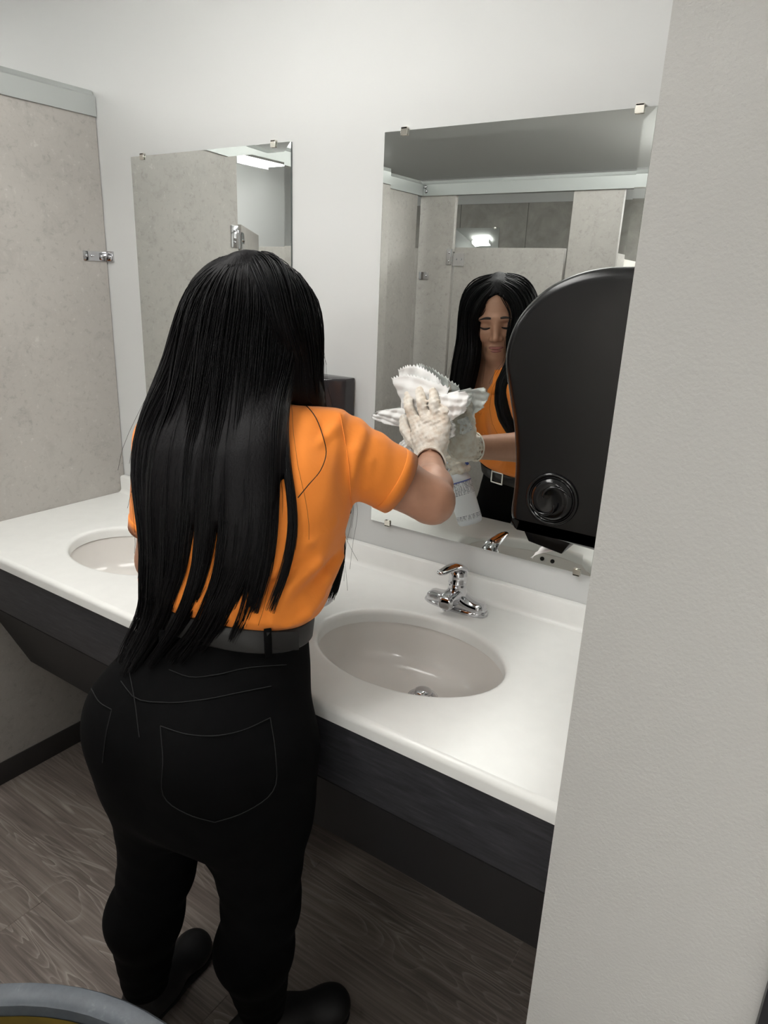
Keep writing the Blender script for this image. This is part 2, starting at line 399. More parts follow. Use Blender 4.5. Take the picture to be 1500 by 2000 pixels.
# ------------------------------------------------------------------ mirrors
def wall_mirror(x0, x1, z0, z1, label):
    t = tag(empty('wall_mirror', ((x0 + x1) / 2, 0, z0)), label, 'mirror', 'bevelled mirrors over the sinks')
    T, B, DROP = 0.0065, 0.021, 0.0005
    outer = [(x0, z0), (x1, z0), (x1, z1), (x0, z1)]
    inner = [(x0 + B, z0 + B), (x1 - B, z0 + B), (x1 - B, z1 - B), (x0 + B, z1 - B)]
    vs = [(x, -T, z) for x, z in inner] + [(x, -T + DROP, z) for x, z in outer] + [(x, -0.001, z) for x, z in outer]
    g = MB().add(vs[:8], [(0, 1, 2, 3)] + [(i + 4, (i + 1) % 4 + 4, (i + 1) % 4, i) for i in range(4)]).obj('glass', 'mirror_silver', t)
    e = MB().add(vs[4:], [(i + 4, (i + 1) % 4 + 4, (i + 1) % 4, i) for i in range(4)] + [(4, 7, 6, 5)]).obj('edge', 'mirror_edge', t)
    for cx in (x0 + .052, x1 - .030 if x0 > 0 else x1 - .055):
        for zz, s in ((z1, 1), (z0, -1)):
            c = MB()
            prof = [(-.008, -.010), (.008, -.010), (.0085, -.004), (.0075, .006), (-.0075, .006), (-.0085, -.004)]
            c.rings([[(cx + a, yy, zz + s * b) for a, b in prof] for yy in (-T - .0035, -T - .0008)])
            c.box(cx - .0075, cx + .0075, -T - .0035, -0.0005, zz + s * .0025 if s > 0 else zz - .0065, zz + .0065 if s > 0 else zz - .0025)
            c.obj('clip', 'clip_metal', t, False, 0.0006, 1)
    return t
wall_mirror(-0.437, 0.166, 0.985, 1.881, 'left wall mirror showing only the partition, partly hidden by the hair')
wall_mirror(0.438, 1.016, 0.985, 1.881, 'right wall mirror in which the woman and the stalls are reflected')

# ------------------------------------------------------------------ counter
SINKS = ((-0.115, -0.318), (0.757, -0.318)); SA, SB = 0.205, 0.150
ct = tag(empty('countertop', (0.3, -0.3, 0.83)), 'long white solid-surface countertop with two oval basin openings', 'countertop')
def countertop():
    m = MB(); YF, YK = -DC + .012, -0.019
    N = 64
    cells = []
    xs = [XL + .001, SINKS[0][0] - .26, SINKS[0][0] + .26, SINKS[1][0] - .26, SINKS[1][0] + .26, XR - .001]
    for i in range(5):
        if i in (1, 3):
            cx, cy = SINKS[0 if i == 1 else 1]
            ang = [2 * math.pi * k / N for k in range(N)]
            x0, x1 = xs[i], xs[i + 1]
            corners = [math.atan2(yy - cy, xx - cx) % (2 * math.pi) for xx in (x0, x1) for yy in (YF, YK)]
            ang = sorted(set([round(a, 6) for a in ang] + [round(c, 6) for c in corners]))
            outer = []; 
            for a in ang:
                c, s_ = math.cos(a), math.sin(a); t = 1e9
                if c > 1e-9: t = min(t, (x1 - cx) / c)
                if c < -1e-9: t = min(t, (x0 - cx) / c)
                if s_ > 1e-9: t = min(t, (YK - cy) / s_)
                if s_ < -1e-9: t = min(t, (YF - cy) / s_)
                outer.append((cx + t * c, cy + t * s_, ZC))
            rings = [outer]
            for g, z in ((.012, 0), (.007, -.0006), (.003, -.003), (.0008, -.007), (0, -.012), (0, -.030)):
                rg = []
                for a in ang:   # ellipse point in direction a
                    c, s_ = math.cos(a), math.sin(a)
                    r = 1 / math.sqrt((c / (SA + g)) ** 2 + (s_ / (SB + g)) ** 2)
                    rg.append((cx + r * c, cy + r * s_, ZC + z))
                rings.append(rg)
            m.rings(rings, False, False)
        else:
            m.add([(xs[i], YF, ZC), (xs[i + 1], YF, ZC), (xs[i + 1], YK, ZC), (xs[i], YK, ZC)], [(0, 1, 2, 3)])
    # rounded front edge
    prof = [(YF, ZC)]
    for k in range(1, 7):
        a = math.pi / 2 * k / 6; prof.append((YF - .012 * math.sin(a), ZC - .012 + .012 * math.cos(a)))
    prof += [(-DC, ZC - .029), (-DC + .002, ZC - .031), (-DC + .05, ZC - .031)]
    m.rings([[(x, yy, z) for yy, z in prof] for x in (XL + .001, XR - .001)], False, False, False)
    # underside
    m.add([(XL + .001, -DC + .05, ZC - .031), (XR - .001, -DC + .05, ZC - .031), (XR - .001, -DC + .09, ZC - .031), (XL + .001, -DC + .09, ZC - .031)], [(0, 1, 2, 3)])
    me = bpy.data.meshes.new('slab'); me.from_pydata(m.v, [], m.f)
    o = finish('slab', me, 'solid_surface', ct, 'angle')
    return o
countertop()
# backsplash with a cove at its foot and rounded top
prof = [(-.0195, ZC - .02), (-.0195, ZC + .050), (-.017, ZC + .0545), (-.012, ZC + .056), (-.0015, ZC + .056), (-.0015, ZC - .02)]
MB().rings([[(x, a, b) for a, b in prof] for x in (XL + .001, XR - .001)]).obj('backsplash', 'solid_surface', ct, 'angle')
cv = [(-.0190, ZC + .012)] + [(-.0195 - .012 * (1 - math.cos(a)), ZC + .012 - .012 * math.sin(a)) for a in [math.pi / 2 * k / 5 for k in range(6)]] + [(-.019, ZC - .002)]
MB().rings([[(x, a, b + .0003) for a, b in cv] for x in (XL + .001, XR - .001)]).obj('cove', 'solid_surface', ct, 'angle')

ap = tag(empty('counter_apron', (0.3, -DC + .02, 0.4)), 'dark wood-grain apron and sloping pipe cover under the white countertop', 'apron')
MB().box(XL + .002, XR - .002, -DC + .010, -DC + .028, 0.694, ZC - .031).obj('front_panel', 'dark_laminate', ap, False, 0.001)
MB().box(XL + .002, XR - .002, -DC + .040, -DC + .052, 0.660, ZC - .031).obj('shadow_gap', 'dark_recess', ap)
pr = [(-.533, .682), (-.399, .380), (-.385, .386), (-.519, .690)]
MB().rings([[(x, a, b) for a, b in pr] for x in (XL + .002, XR - .002)]).obj('sloping_panel', 'dark_laminate_plain', ap)
MB().add([(x, a, b) for x in (XL + .002, XR - .002) for a, b in ((-.399, .380), (-.012, .16), (-.012, .172), (-.399, .392))], [(0, 1, 5, 4), (1, 2, 6, 5), (2, 3, 7, 6), (3, 0, 4, 7), (0, 3, 2, 1), (4, 5, 6, 7)]).obj('lower_panel', 'dark_laminate_plain', ap)

# ------------------------------------------------------------------ sinks and faucets
def make_sink(cx, cy, label):
    t = tag(empty('sink_basin', (cx, cy, 0.70)), label, 'sink', 'oval undermount basins')
    prof = [(1.10, -.030), (1.012, -.030), (1.012, -.034), (1.004, -.045), (.985, -.07), (.945, -.10), (.86, -.118), (.70, -.131), (.45, -.138), (.20, -.141), (.10, -.142)]
    m = MB(); N = 64
    sh = lambda r: .058 * max(0, 1 - r) ** .8
    rings = [[(cx + .01 * max(0, 1 - r) + SA * r * math.cos(2 * math.pi * k / N), cy + sh(r) + SB * r * math.sin(2 * math.pi * k / N), ZC + z) for k in range(N)] for r, z in prof]
    m.rings(rings, False, True)
    o = m.obj('bowl', 'sink_acrylic', t, True)
    d = MB().lathe([(.034, -.1590), (.033, -.156), (.026, -.1545), (.022, -.157), (.021, -.160)], (cx + .01, cy + .055, ZC + .017), 28)
    dr = d.obj('drain', 'chrome', t, True)
    MB().lathe([(.001, -.1395), (.014, -.1400), (.0185, -.142), (.0195, -.146), (.018, -.149), (.008, -.151), (.006, -.158)], (cx + .01, cy + .055, ZC + .017), 24, cap0=True).obj('stopper', 'chrome', dr, True)
    for k in (-1, 1):
        a = math.radians(-90 + k * 4.6)
        rr = .975
        P = Vector((cx + SA * rr * math.cos(a), cy + SB * rr * math.sin(a) + .004, ZC - .072)); n = Vector((-math.cos(a) / SA, -math.sin(a) / SB, 1.6)).normalized()
        n = Vector((0, .96, .28))
        MB().tube([P - n * .006, P + n * .0005], .0062, 14, upv=(1, 0, 0)).obj('overflow_hole', 'hole_dark', t)
    return t
make_sink(*SINKS[0], 'left oval basin set in the counter, half hidden by the woman')
make_sink(*SINKS[1], 'right oval basin set in the counter in front of the faucet')

def make_faucet(cx, cy, label):
    t = tag(empty('faucet', (cx, cy, ZC)), label, 'faucet', 'chrome single-lever faucets')
    z0 = ZC
    # base plate: a stadium with a rounded rim
    def stad(hx, hy, z, N=40):
        out = []
        for k in range(N):
            a = 2 * math.pi * k / N; c, s_ = math.cos(a), math.sin(a)
            r = (abs(c / hx) ** 2.6 + abs(s_ / hy) ** 2.6) ** (-1 / 2.6)
            out.append((cx + r * c, cy + r * s_, z0 + z))
        return out
    MB().rings([stad(.080, .028, .0003), stad(.081, .029, .004), stad(.079, .027, .009), stad(.072, .0225, .0115)]).obj('base_plate', 'chrome', t, 'angle')
    # raised body: a low bar with full rounded ends, swelling in the middle
    sec = []
    for k in range(25):
        u = -1 + 2 * k / 24
        e = max(0.0, (abs(u) - .80) / .20); rd = math.sqrt(max(0.0, 1 - e ** 2.2))
        h = (.0255 + .020 * math.exp(-(u / .34) ** 2)) * (.55 + .45 * rd)
        wy = (.0215 + .003 * math.exp(-(u / .4) ** 2)) * max(.30, rd)
        x = cx + u * .0755
        pts = [(-1, 0), (-1, .55), (-.90, .85), (-.62, 1.0), (.62, 1.0), (.90, .85), (1, .55), (1, 0)]
        sec.append([(x, cy + a * wy, z0 + .008 + b * (h - .008)) for a, b in pts])
    MB().rings(sec).obj('body', 'chrome', t, 'angle', 0.002, 2, 50)
    # short spout towards the bowl
    path = [(0, .0, .032), (0, -.018, .033), (0, -.034, .0325), (0, -.048, .031), (0, -.057, .029), (0, -.060, .028)]
    wd = [.021, .020, .0190, .0180, .0165, .0130]; hh = [.019, .0175, .0165, .0155, .0140, .0105]
    rs = []
    for (a, b, c), w, h in zip(path, wd, hh):
        rs.append([(cx + w * math.copysign(abs(math.cos(q)) ** .55, math.cos(q)), cy + b, z0 + c + h * math.copysign(abs(math.sin(q)) ** .55, math.sin(q))) for q in [2 * math.pi * k / 24 for k in range(24)]])
    sp = MB().rings(rs).obj('spout', 'chrome', t, 'angle')
    MB().tube([(cx, cy - .046, z0 + .017), (cx, cy - .046, z0 + .011)], .010, 16, upv=(1, 0, 0)).obj('aerator', 'chrome', sp)
    # column and lever
    MB().lathe([(.024, .030), (.0225, .040), (.021, .052), (.0205, .060), (.0215, .0615), (.0215, .064), (.0205, .0655), (.0208, .080), (.0195, .090), (.0145, .0965), (.006, .0995), (.001, .100)], (cx, cy, z0), 28, cap1=True).obj('column', 'chrome', t, True)
    lp_ = [(0, .020, .078), (0, .014, .090), (0, .000, .1000), (0, -.020, .1070), (0, -.042, .1105), (0, -.062, .1120), (0, -.080, .1125), (0, -.090, .1130)]
    lw = [.0120, .0190, .0200, .0180, .0155, .0135, .0115, .0070]; lh = [.010, .012, .0105, .0080, .0062, .0052, .0044, .003]
    rs = []
    for (a, b, c), w, h in zip(lp_, lw, lh):
        rs.append([(cx + w * math.cos(q), cy + b, z0 + c + h * math.sin(q)) for q in [2 * math.pi * k / 18 for k in range(18)]])
    MB().rings(rs).obj('lever', 'chrome', t, True)
    return t
make_faucet(0.742, -0.088, 'chrome single-lever faucet behind the right basin')
make_faucet(-0.125, -0.088, 'chrome single-lever faucet at the left basin, hidden behind the woman')

# ------------------------------------------------------------------ dispensers
def towel_dispenser():
    t = tag(empty('towel_dispenser', (XR, -.27, 1.2)), 'large black paper towel dispenser with curved front on the end wall', 'dispenser')
    prof = [(1.183, 1.602), (1.124, 1.600), (1.090, 1.598), (1.055, 1.590), (1.020, 1.574), (.992, 1.551), (.971, 1.522), (.960, 1.489), (.959, 1.458), (.970, 1.413),
            (.982, 1.368), (.990, 1.321), (.993, 1.272), (.992, 1.235), (.996, 1.218), (1.010, 1.206), (1.183, 1.196)]
    # smooth the outline
    pts = [Vector(p) for p in prof]; out = []
    for i in range(len(pts) - 1):
        p0, p1, p2, p3 = pts[max(i - 1, 0)], pts[i], pts[i + 1], pts[min(i + 2, len(pts) - 1)]
        for k in range(4):
            s = k / 4
            out.append(0.5 * ((2 * p1) + (p2 - p0) * s + (2 * p0 - 5 * p1 + 4 * p2 - p3) * s * s + (3 * p1 - p0 - 3 * p2 + p3) * s ** 3))
    out.append(pts[-1])
    n = len(out); cen = Vector((1.09, 1.40))
    # inset normals for the rounded rim
    nor = []
    for i in range(n):
        d = (out[min(i + 1, n - 1)] - out[max(i - 1, 0)]).normalized(); nn = Vector((-d.y, d.x))
        nor.append(nn)
    yA, yB = -0.432, -0.115
    R = .016; rings = []
    def ring(y, ins):
        r = [(min((o + nr * ins).x, 1.183), y, (o + nr * ins).y) for o, nr in zip(out, nor)]
        return r
    seq = [(yA + R * (1 - math.sin(a)), R * (1 - math.cos(a))) for a in [math.pi / 2 * k / 5 for k in range(5, -1, -1)]]
    sgn = 1
    rs = [ring(y, i) for y, i in seq] + [ring(yB - (y - yA), i) for y, i in reversed(seq)]
    hm = MB().rings(rs, False, False)
    for rg in (rs[0], rs[-1]):
        hm.add(rg + [(1.183, p[1], p[2]) for p in rg], [(i, i + 1, n + i + 1, n + i) for i in range(n - 1)])
    hme = bpy.data.meshes.new('housing'); hme.from_pydata(hm.v, [], hm.f)
    hb = bmesh.new(); hb.from_mesh(hme); bmesh.ops.remove_doubles(hb, verts=hb.verts, dist=1e-5); hb.to_mesh(hme); hb.free()
    finish('housing', hme, 'black_plastic', t, 'angle')
    # feed knob on the side
    kc = Vector((1.060, yA, 1.267))
    def disc(rs_):
        m = MB(); m.rings([[(kc.x + r * math.cos(q), yA + y, kc.z + r * math.sin(q)) for q in [2 * math.pi * k / 36 for k in range(36)]] for r, y in rs_], False, True); return m
    kn = disc([(.0405, .001), (.0405, -.003), (.038, -.0045), (.0355, -.003), (.0345, .0), (.033, -.001), (.031, -.006), (.026, -.009), (.018, -.0085), (.010, -.007), (.002, -.0065)]).obj('feed_knob', 'black_gloss', t, True)
    for k in range(2):
        a0 = math.radians(200 + 180 * k); pa = []
        for j in range(9):
            a = a0 + j * .30; r = .032 - j * .0028
            pa.append((kc.x + r * math.cos(a), yA - .0095 - .0006 * j, kc.z + r * math.sin(a)))
        MB().tube(pa, [.0012 + .0012 * math.sin(math.pi * j / 8) for j in range(9)], 6, upv=(0, 1, 0)).obj('grip_rib', 'black_gloss', kn, True)
    MB().add([(x, y, z) for y in (-.40, -.15) for x, z in ((1.0, 1.21), (1.018, 1.180), (1.075, 1.172), (1.09, 1.20))], [(0, 1, 2, 3), (7, 6, 5, 4), (0, 4, 5, 1), (1, 5, 6, 2), (2, 6, 7, 3), (3, 7, 4, 0)]).obj('paper_slot', 'black_plastic', t, False, 0.002)
    return t
towel_dispenser()
def paper_tail():
    N, M_ = 14, 8; vs = []; fs = []
    for i in range(N + 1):
        u = i / N
        for j in range(M_ + 1):
            w = j / M_
            jag = (.006 if i % 2 else 0) if j == M_ else 0
            z = 1.171 - .030 * w + .010 * u - jag
            x = 1.066 - .052 * w - .006 * math.sin(w * 3.0) - .01 * u
            vs.append((x, -.375 + .165 * u + .006 * w, z))
    for i in range(N):
        for j in range(M_): fs.append((i * (M_ + 1) + j, (i + 1) * (M_ + 1) + j, (i + 1) * (M_ + 1) + j + 1, i * (M_ + 1) + j + 1))
    o = MB().add(vs, fs).obj('paper_sheet', 'paper', None, True)
    mo = o.modifiers.new('thick', 'SOLIDIFY'); mo.thickness = .0008
    tag(o, 'torn end of paper towel hanging from the large black dispenser', 'paper towel')
paper_tail()
def small_dispenser():
    x0, x1, zt, zb = 0.150, 0.372, 1.342, 0.985
    x0 = 0.176
    t = tag(empty('soap_dispenser', ((x0 + x1) / 2, 0, zb)), 'small dark dispenser on the wall between the two mirrors', 'dispenser')
    cxm = (x0 + x1) / 2; hw = (x1 - x0) / 2
    def sec(z, f):
        pts = []
        for k in range(13):
            u = -1 + 2 * k / 12
            pts.append((cxm + u * hw, -(.040 + .045 * f * (1 - abs(u) ** 2.4)), z))
        return [(x1, -.001, z)] [0:0] + [(x0, -.001, z)] + pts + [(x1, -.001, z)]
    MB().rings([sec(zb, .8), sec(zb + .03, 1), sec(zt - .03, 1), sec(zt - .006, .98), sec(zt, .90)]).obj('housing', 'dispenser_grey', t, 'angle', 0.004, 2, 35)
    for k in range(4):
        MB().box(.224 + k * .010, .231 + k * .010, -.0865, -.080, 1.310 - .001 * k, 1.3135 - .001 * k).obj('mark', 'mark_white', t)
    return t
small_dispenser()

# ------------------------------------------------------------------ bin in the foreground and a clear cup by the basin
def trash_bin():
    cx, cy, R, H = 0.850, -1.394, 0.400, 0.62
    t = tag(empty('trash_bin', (cx, cy, 0)), 'round grey plastic bin with yellowish inside, cut off at the bottom left', 'bin')
    N = 72
    MB().lathe([(.33, 0.0), (.338, .004), (R - .028, H - .06), (R - .022, H - .05), (R - .022, H - .02)], (cx, cy, 0), N, cap0=True).obj('body', 'bin_plastic', t, 'angle')
    rim = [(R - .030, H - .030), (R - .004, H - .030), (R, H - .022), (R, H - .008), (R - .006, H), (R - .026, H), (R - .034, H - .006), (R - .036, H - .016), (R - .036, H - .034), (R - .030, H - .030)]
    MB().lathe(rim, (cx, cy, 0), N).obj('rim', 'bin_plastic', t, 'angle')
    MB().lathe([(R - .038, H - .020), (R - .044, H - .10), (R - .055, H - .30), (.325, .05), (.001, .045)], (cx, cy, 0), N).obj('liner', 'bin_liner', t, True)
    return t
trash_bin()

# ================================================================== the woman: implicit surfaces turned into meshes
A3 = lambda *p: np.array(p, dtype=np.float64)
def unit(v): v = np.asarray(v, float); return v / np.linalg.norm(v)
def smin(a, b, k):
    h = np.clip(0.5 + 0.5 * (b - a) / k, 0, 1)
    return b + (a - b) * h - k * h * (1 - h)
def smax(a, b, k): return -smin(-a, -b, k)
def f_cone(P, a, b, ra, rb):
    a = np.asarray(a, float); b = np.asarray(b, float); d = b - a; L2 = float(d @ d)
    px, py, pz = P[0] - a[0], P[1] - a[1], P[2] - a[2]
    t = np.clip((px * d[0] + py * d[1] + pz * d[2]) / L2, 0, 1)
    return np.sqrt((px - t * d[0]) ** 2 + (py - t * d[1]) ** 2 + (pz - t * d[2]) ** 2) - (ra + (rb - ra) * t)
def f_ell(P, c, r, R=None):
    p = [P[0] - c[0], P[1] - c[1], P[2] - c[2]]
    if R is not None: p = [p[0] * R[i][0] + p[1] * R[i][1] + p[2] * R[i][2] for i in range(3)]
    k0 = np.sqrt(sum((q / s) ** 2 for q, s in zip(p, r))); k1 = np.sqrt(sum((q / s ** 2) ** 2 for q, s in zip(p, r))) + 1e-9
    return k0 * (k0 - 1) / k1
def catmull(zs, vals, n=200):
    zs = np.asarray(zs, float); vals = np.asarray(vals, float); zz = np.linspace(zs[0], zs[-1], n)
    m = np.gradient(vals, zs, axis=0); i = np.clip(np.searchsorted(zs, zz, 'right') - 1, 0, len(zs) - 2)
    h = (zs[i + 1] - zs[i]); t = ((zz - zs[i]) / h)[:, None]; h = h[:, None]
    v = (2*t**3 - 3*t**2 + 1) * vals[i] + (t**3 - 2*t**2 + t) * h * m[i] + (-2*t**3 + 3*t**2) * vals[i + 1] + (t**3 - t**2) * h * m[i + 1]
    return zz, v
def f_loft(P, lv, grow=0.0, expo=2.3):
    """lv rows: z, cx, cy, half width, half depth, yaw in degrees (right positive)"""
    lv = np.asarray(lv, float); zz, v = catmull(lv[:, 0], lv[:, 1:])
    q = [np.interp(P[2], zz, v[:, k]) for k in range(5)]
    th = np.radians(q[4]); c, s = np.cos(th), np.sin(th)
    dx, dy = P[0] - q[0], P[1] - q[1]
    u = dx * c - dy * s; w = dx * s + dy * c          # u to her right, w forward
    a, b = q[2] + grow, q[3] + grow
    r = (np.abs(u / a) ** expo + np.abs(w / b) ** expo) ** (1 / expo)
    d = (r - 1) * np.minimum(a, b)
    return np.maximum(d, np.maximum(P[2] - lv[-1, 0], lv[0, 0] - P[2]))
def box_smin(P, d, lo, hi, fn, k):
    ax = (P[0][:, 0, 0], P[1][0, :, 0], P[2][0, 0, :])
    sl = tuple(slice(*np.searchsorted(a, [l, h])) for a, l, h in zip(ax, lo, hi))
    d[sl] = smin(d[sl], fn([q[sl] for q in P]), k)
def surface_nets(F, xs, ys, zs, smooth=2):
    S = F < 0
    c = np.zeros(tuple(n - 1 for n in F.shape), np.int8)
    for i in (0, 1):
        for j in (0, 1):
            for k in (0, 1):
                c += S[i:F.shape[0] - 1 + i, j:F.shape[1] - 1 + j, k:F.shape[2] - 1 + k]
    act = (c > 0) & (c < 8); cells = np.argwhere(act); idx = -np.ones(act.shape, np.int64); idx[act] = np.arange(len(cells))
    pos = np.zeros((len(cells), 3)); cnt = np.zeros(len(cells))
    X = (xs, ys, zs)
    cor = [(i, j, k) for i in (0, 1) for j in (0, 1) for k in (0, 1)]
    for a in cor:
        for ax in range(3):
            if a[ax]: continue
            b = list(a); b[ax] = 1
            fa = F[tuple((cells + a).T)]; fb = F[tuple((cells + b).T)]
            m = (fa < 0) != (fb < 0); t = np.where(m, fa / np.where(m, fa - fb, 1), 0)
            pa = np.stack([X[d][cells[:, d] + a[d]] for d in range(3)], 1); pb = np.stack([X[d][cells[:, d] + b[d]] for d in range(3)], 1)
            pos += np.where(m[:, None], pa + (pb - pa) * t[:, None], 0); cnt += m
    pos /= cnt[:, None]
    quads = []
    for ax in range(3):
        sl0 = [slice(None)] * 3; sl1 = [slice(None)] * 3
        sl0[ax] = slice(0, -1); sl1[ax] = slice(1, None)
        o1, o2 = [(1, 2), (2, 0), (0, 1)][ax]
        ch = S[tuple(sl0)] != S[tuple(sl1)]; e = np.argwhere(ch)
        e = e[(e[:, o1] > 0) & (e[:, o2] > 0) & (e[:, o1] < F.shape[o1] - 1) & (e[:, o2] < F.shape[o2] - 1)]
        def cell(d1, d2):
            q = e.copy(); q[:, o1] += d1; q[:, o2] += d2; return idx[tuple(q.T)]
        q = np.stack([cell(-1, -1), cell(0, -1), cell(0, 0), cell(-1, 0)], 1)
        flip = ~S[tuple(e.T)]; q[flip] = q[flip][:, ::-1]; quads.append(q)
    quads = np.concatenate(quads); quads = quads[(quads >= 0).all(1)]
    for _ in range(smooth):
        acc = np.zeros_like(pos); n = np.zeros(len(pos))
        for i in range(4):
            a, b = quads[:, i], quads[:, (i + 1) % 4]
            np.add.at(acc, a, pos[b]); np.add.at(n, a, 1); np.add.at(acc, b, pos[a]); np.add.at(n, b, 1)
        pos = np.where(n[:, None] > 0, pos * .5 + .5 * acc / np.maximum(n, 1)[:, None], pos)
    return pos, quads
def polygonize(f, lo, hi, h, smooth=2, fine=None):
    ax = [np.arange(lo[d], hi[d] + h, h) for d in range(3)]
    if fine:      # (lo, hi, step): a finer step inside a box, along each axis
        for d in range(3):
            a = ax[d]; a = np.concatenate([a[a < fine[0][d] - fine[2]], np.arange(fine[0][d], fine[1][d], fine[2]), a[a > fine[1][d] + fine[2] * .5]]); ax[d] = a
    P = np.meshgrid(*[a.astype(np.float32) for a in ax], indexing='ij')
    return surface_nets(f(P).astype(np.float32), *ax, smooth=smooth)

# ---- skeleton (metres, world)
TORSO = [  # z, x, y, half width, half depth, yaw
 (.600, .580, -.722, .050, .045, -8), (.640, .584, -.724, .120, .085, -8), (.690, .590, -.728, .166, .118, -8), (.790, .590, -.730, .184, .126, -8), (.870, .592, -.716, .186, .120, -9), (.940, .592, -.682, .160, .110, -11),
 (1.000, .590, -.655, .139, .098, -13), (1.080, .583, -.625, .146, .102, -16), (1.160, .573, -.598, .160, .110, -18), (1.240, .557, -.572, .166, .110, -20),
 (1.300, .540, -.552, .152, .098, -21), (1.345, .525, -.540, .108, .074, -21), (1.390, .514, -.530, .058, .056, -18), (1.42, .512, -.526, .052, .052, -10)]
SH_R, EL_R, WR_R = A3(.655, -.452, 1.288), A3(.792, -.322, 1.182), A3(.645, -.083, 1.197)
SH_L, EL_L, WR_L = A3(.412, -.602, 1.280), A3(.358, -.612, 1.040), A3(.425, -.430, 1.075)
HIP_L, KN_L, AN_L = A3(.512, -.735, .80), A3(.460, -.738, .455), A3(.390, -.742, .095)
HIP_R, KN_R, AN_R = A3(.685, -.700, .80), A3(.676, -.672, .445), A3(.634, -.632, .095)
def f_pelvis(P, g=0.0):
    d = f_loft(P, TORSO, g)
    d = smin(d, f_ell(P, (.522, -.782, .838), (.096 + g, .088 + g, .100 + g)), .05)
    d = smin(d, f_ell(P, (.665, -.765, .838), (.096 + g, .088 + g, .100 + g)), .05)
    return d
def f_leg(P, hip, kn, an, g=0.0, back=(0, -1, 0), calf=.066):
    back = np.asarray(back, float)
    up_ = hip + (kn - hip) * .35
    d = f_cone(P, hip, up_, .108 + g, .092 + g)
    d = smin(d, f_cone(P, up_, kn, .092 + g, .063 + g), .03)
    mid = kn + (an - kn) * .33 + back * .022
    d = smin(d, f_cone(P, kn, mid, .062 + g, calf + g), .03)
    d = smin(d, f_cone(P, mid, an, calf + g, .042 + g), .03)
    return d
def f_armR(P, g=0.0):
    d = f_cone(P, SH_R, SH_R + (EL_R - SH_R) * .5, .058 + g, .052 + g)
    d = smin(d, f_cone(P, SH_R + (EL_R - SH_R) * .5, EL_R, .052 + g, .042 + g), .02)
    fm = EL_R + (WR_R - EL_R) * .3
    d = smin(d, f_cone(P, EL_R, fm, .040 + g, .041 + g), .02)
    d = smin(d, f_cone(P, fm, WR_R, .041 + g, .027 + g), .02)
    return d
def f_armL(P, g=0.0):
    d = f_cone(P, SH_L, SH_L + (EL_L - SH_L) * .5, .056 + g, .050 + g)
    d = smin(d, f_cone(P, SH_L + (EL_L - SH_L) * .5, EL_L, .050 + g, .040 + g), .02)
    fm = EL_L + (WR_L - EL_L) * .3
    d = smin(d, f_cone(P, EL_L, fm, .038 + g, .040 + g), .02)
    d = smin(d, f_cone(P, fm, WR_L, .040 + g, .026 + g), .02)
    return d
# belt plane: through this point, tilted a little
BELT = A3(.590, -.655, 1.014); BELT_N = unit((.02, .14, 1.0))
def f_belt_plane(P): return (P[0] - BELT[0]) * BELT_N[0] + (P[1] - BELT[1]) * BELT_N[1] + (P[2] - BELT[2]) * BELT_N[2]
def f_jeans(P):
    g = .006
    d = f_pelvis(P, g)
    d = smin(d, smin(f_leg(P, HIP_L, KN_L, AN_L, g), f_leg(P, HIP_R, KN_R, AN_R, g), .012), .04)
    # knee and seat creases
    d = d + .0008 * np.sin(P[2] * 95 + P[0] * 30) * np.exp(-((P[2] - .47) / .10) ** 2) + .0008 * np.sin(P[2] * 120 - P[0] * 45) * np.exp(-((P[2] - .14) / .07) ** 2)
    d = np.maximum(d, f_belt_plane(P) - .004)
    return np.maximum(d, .092 - P[2])
SLV_R = (SH_R + (EL_R - SH_R) * .66, unit(EL_R - SH_R)); SLV_L = (SH_L + (EL_L - SH_L) * .72, unit(EL_L - SH_L))
def f_plane(P, p, n): return (P[0] - p[0]) * n[0] + (P[1] - p[1]) * n[1] + (P[2] - p[2]) * n[2]
def f_shirt(P):
    zb = f_belt_plane(P)
    d = f_loft(P, TORSO, .006) + .006 - np.interp(zb, [.0, .016, .026, .036, .055, .10], [.003, .004, .012, .019, .018, .012])
    # bust
    th = math.radians(-19); rgt = A3(math.cos(th), -math.sin(th), 0); fwd = A3(math.sin(th), math.cos(th), 0)
    for s in (-1, 1):
        c = A3(.562, -.590, 1.185) + rgt * s * .075 + fwd * .085
        d = smin(d, f_ell(P, c, (.068, .065, .068)), .04)
    d = smin(d, f_cone(P, (.655, -.485, 1.235), (.672, -.545, 1.075), .060, .052), .03)
    # blouse over the belt
    aR = f_cone(P, SH_R - (EL_R - SH_R) * .05, EL_R, .067, .057)
    aL = f_cone(P, SH_L, EL_L, .070, .056)
    aR = smax(aR, f_plane(P, *SLV_R), .004); aL = smax(aL, f_plane(P, *SLV_L), .004)
    d = smin(d, aR, .035); d = smin(d, aL, .03)
    # cloth folds: from the right waist up to the armpit, and round the shoulder
    q = (P[0] * .55 + P[1] * .45) ; w = P[2] - 1.9 * q
    fold = np.sin(w * 62 + 1.5 * np.sin(P[2] * 17)) 
    m = np.exp(-((P[2] - 1.06) / .085) ** 2)
    side = np.clip((P[0] * .83 + P[1] * .55 - .02) * 9, .35, 1.3)
    d = d + .0050 * fold * m * side * np.clip((zb - .03) / .05, 0, 1)
    sh = np.exp(-(((P[0] - SH_R[0]) ** 2 + (P[1] - SH_R[1]) ** 2 + (P[2] - SH_R[2]) ** 2) / .011))
    d = d + .0035 * np.sin(f_plane(P, SH_R, SLV_R[1]) * 150 + (P[2] - 1.3) * 40) * sh
    d = np.maximum(d, -zb - .002)
    d = np.maximum(d, P[2] - 1.366 - (P[1] + .545) * -.12)
    return d

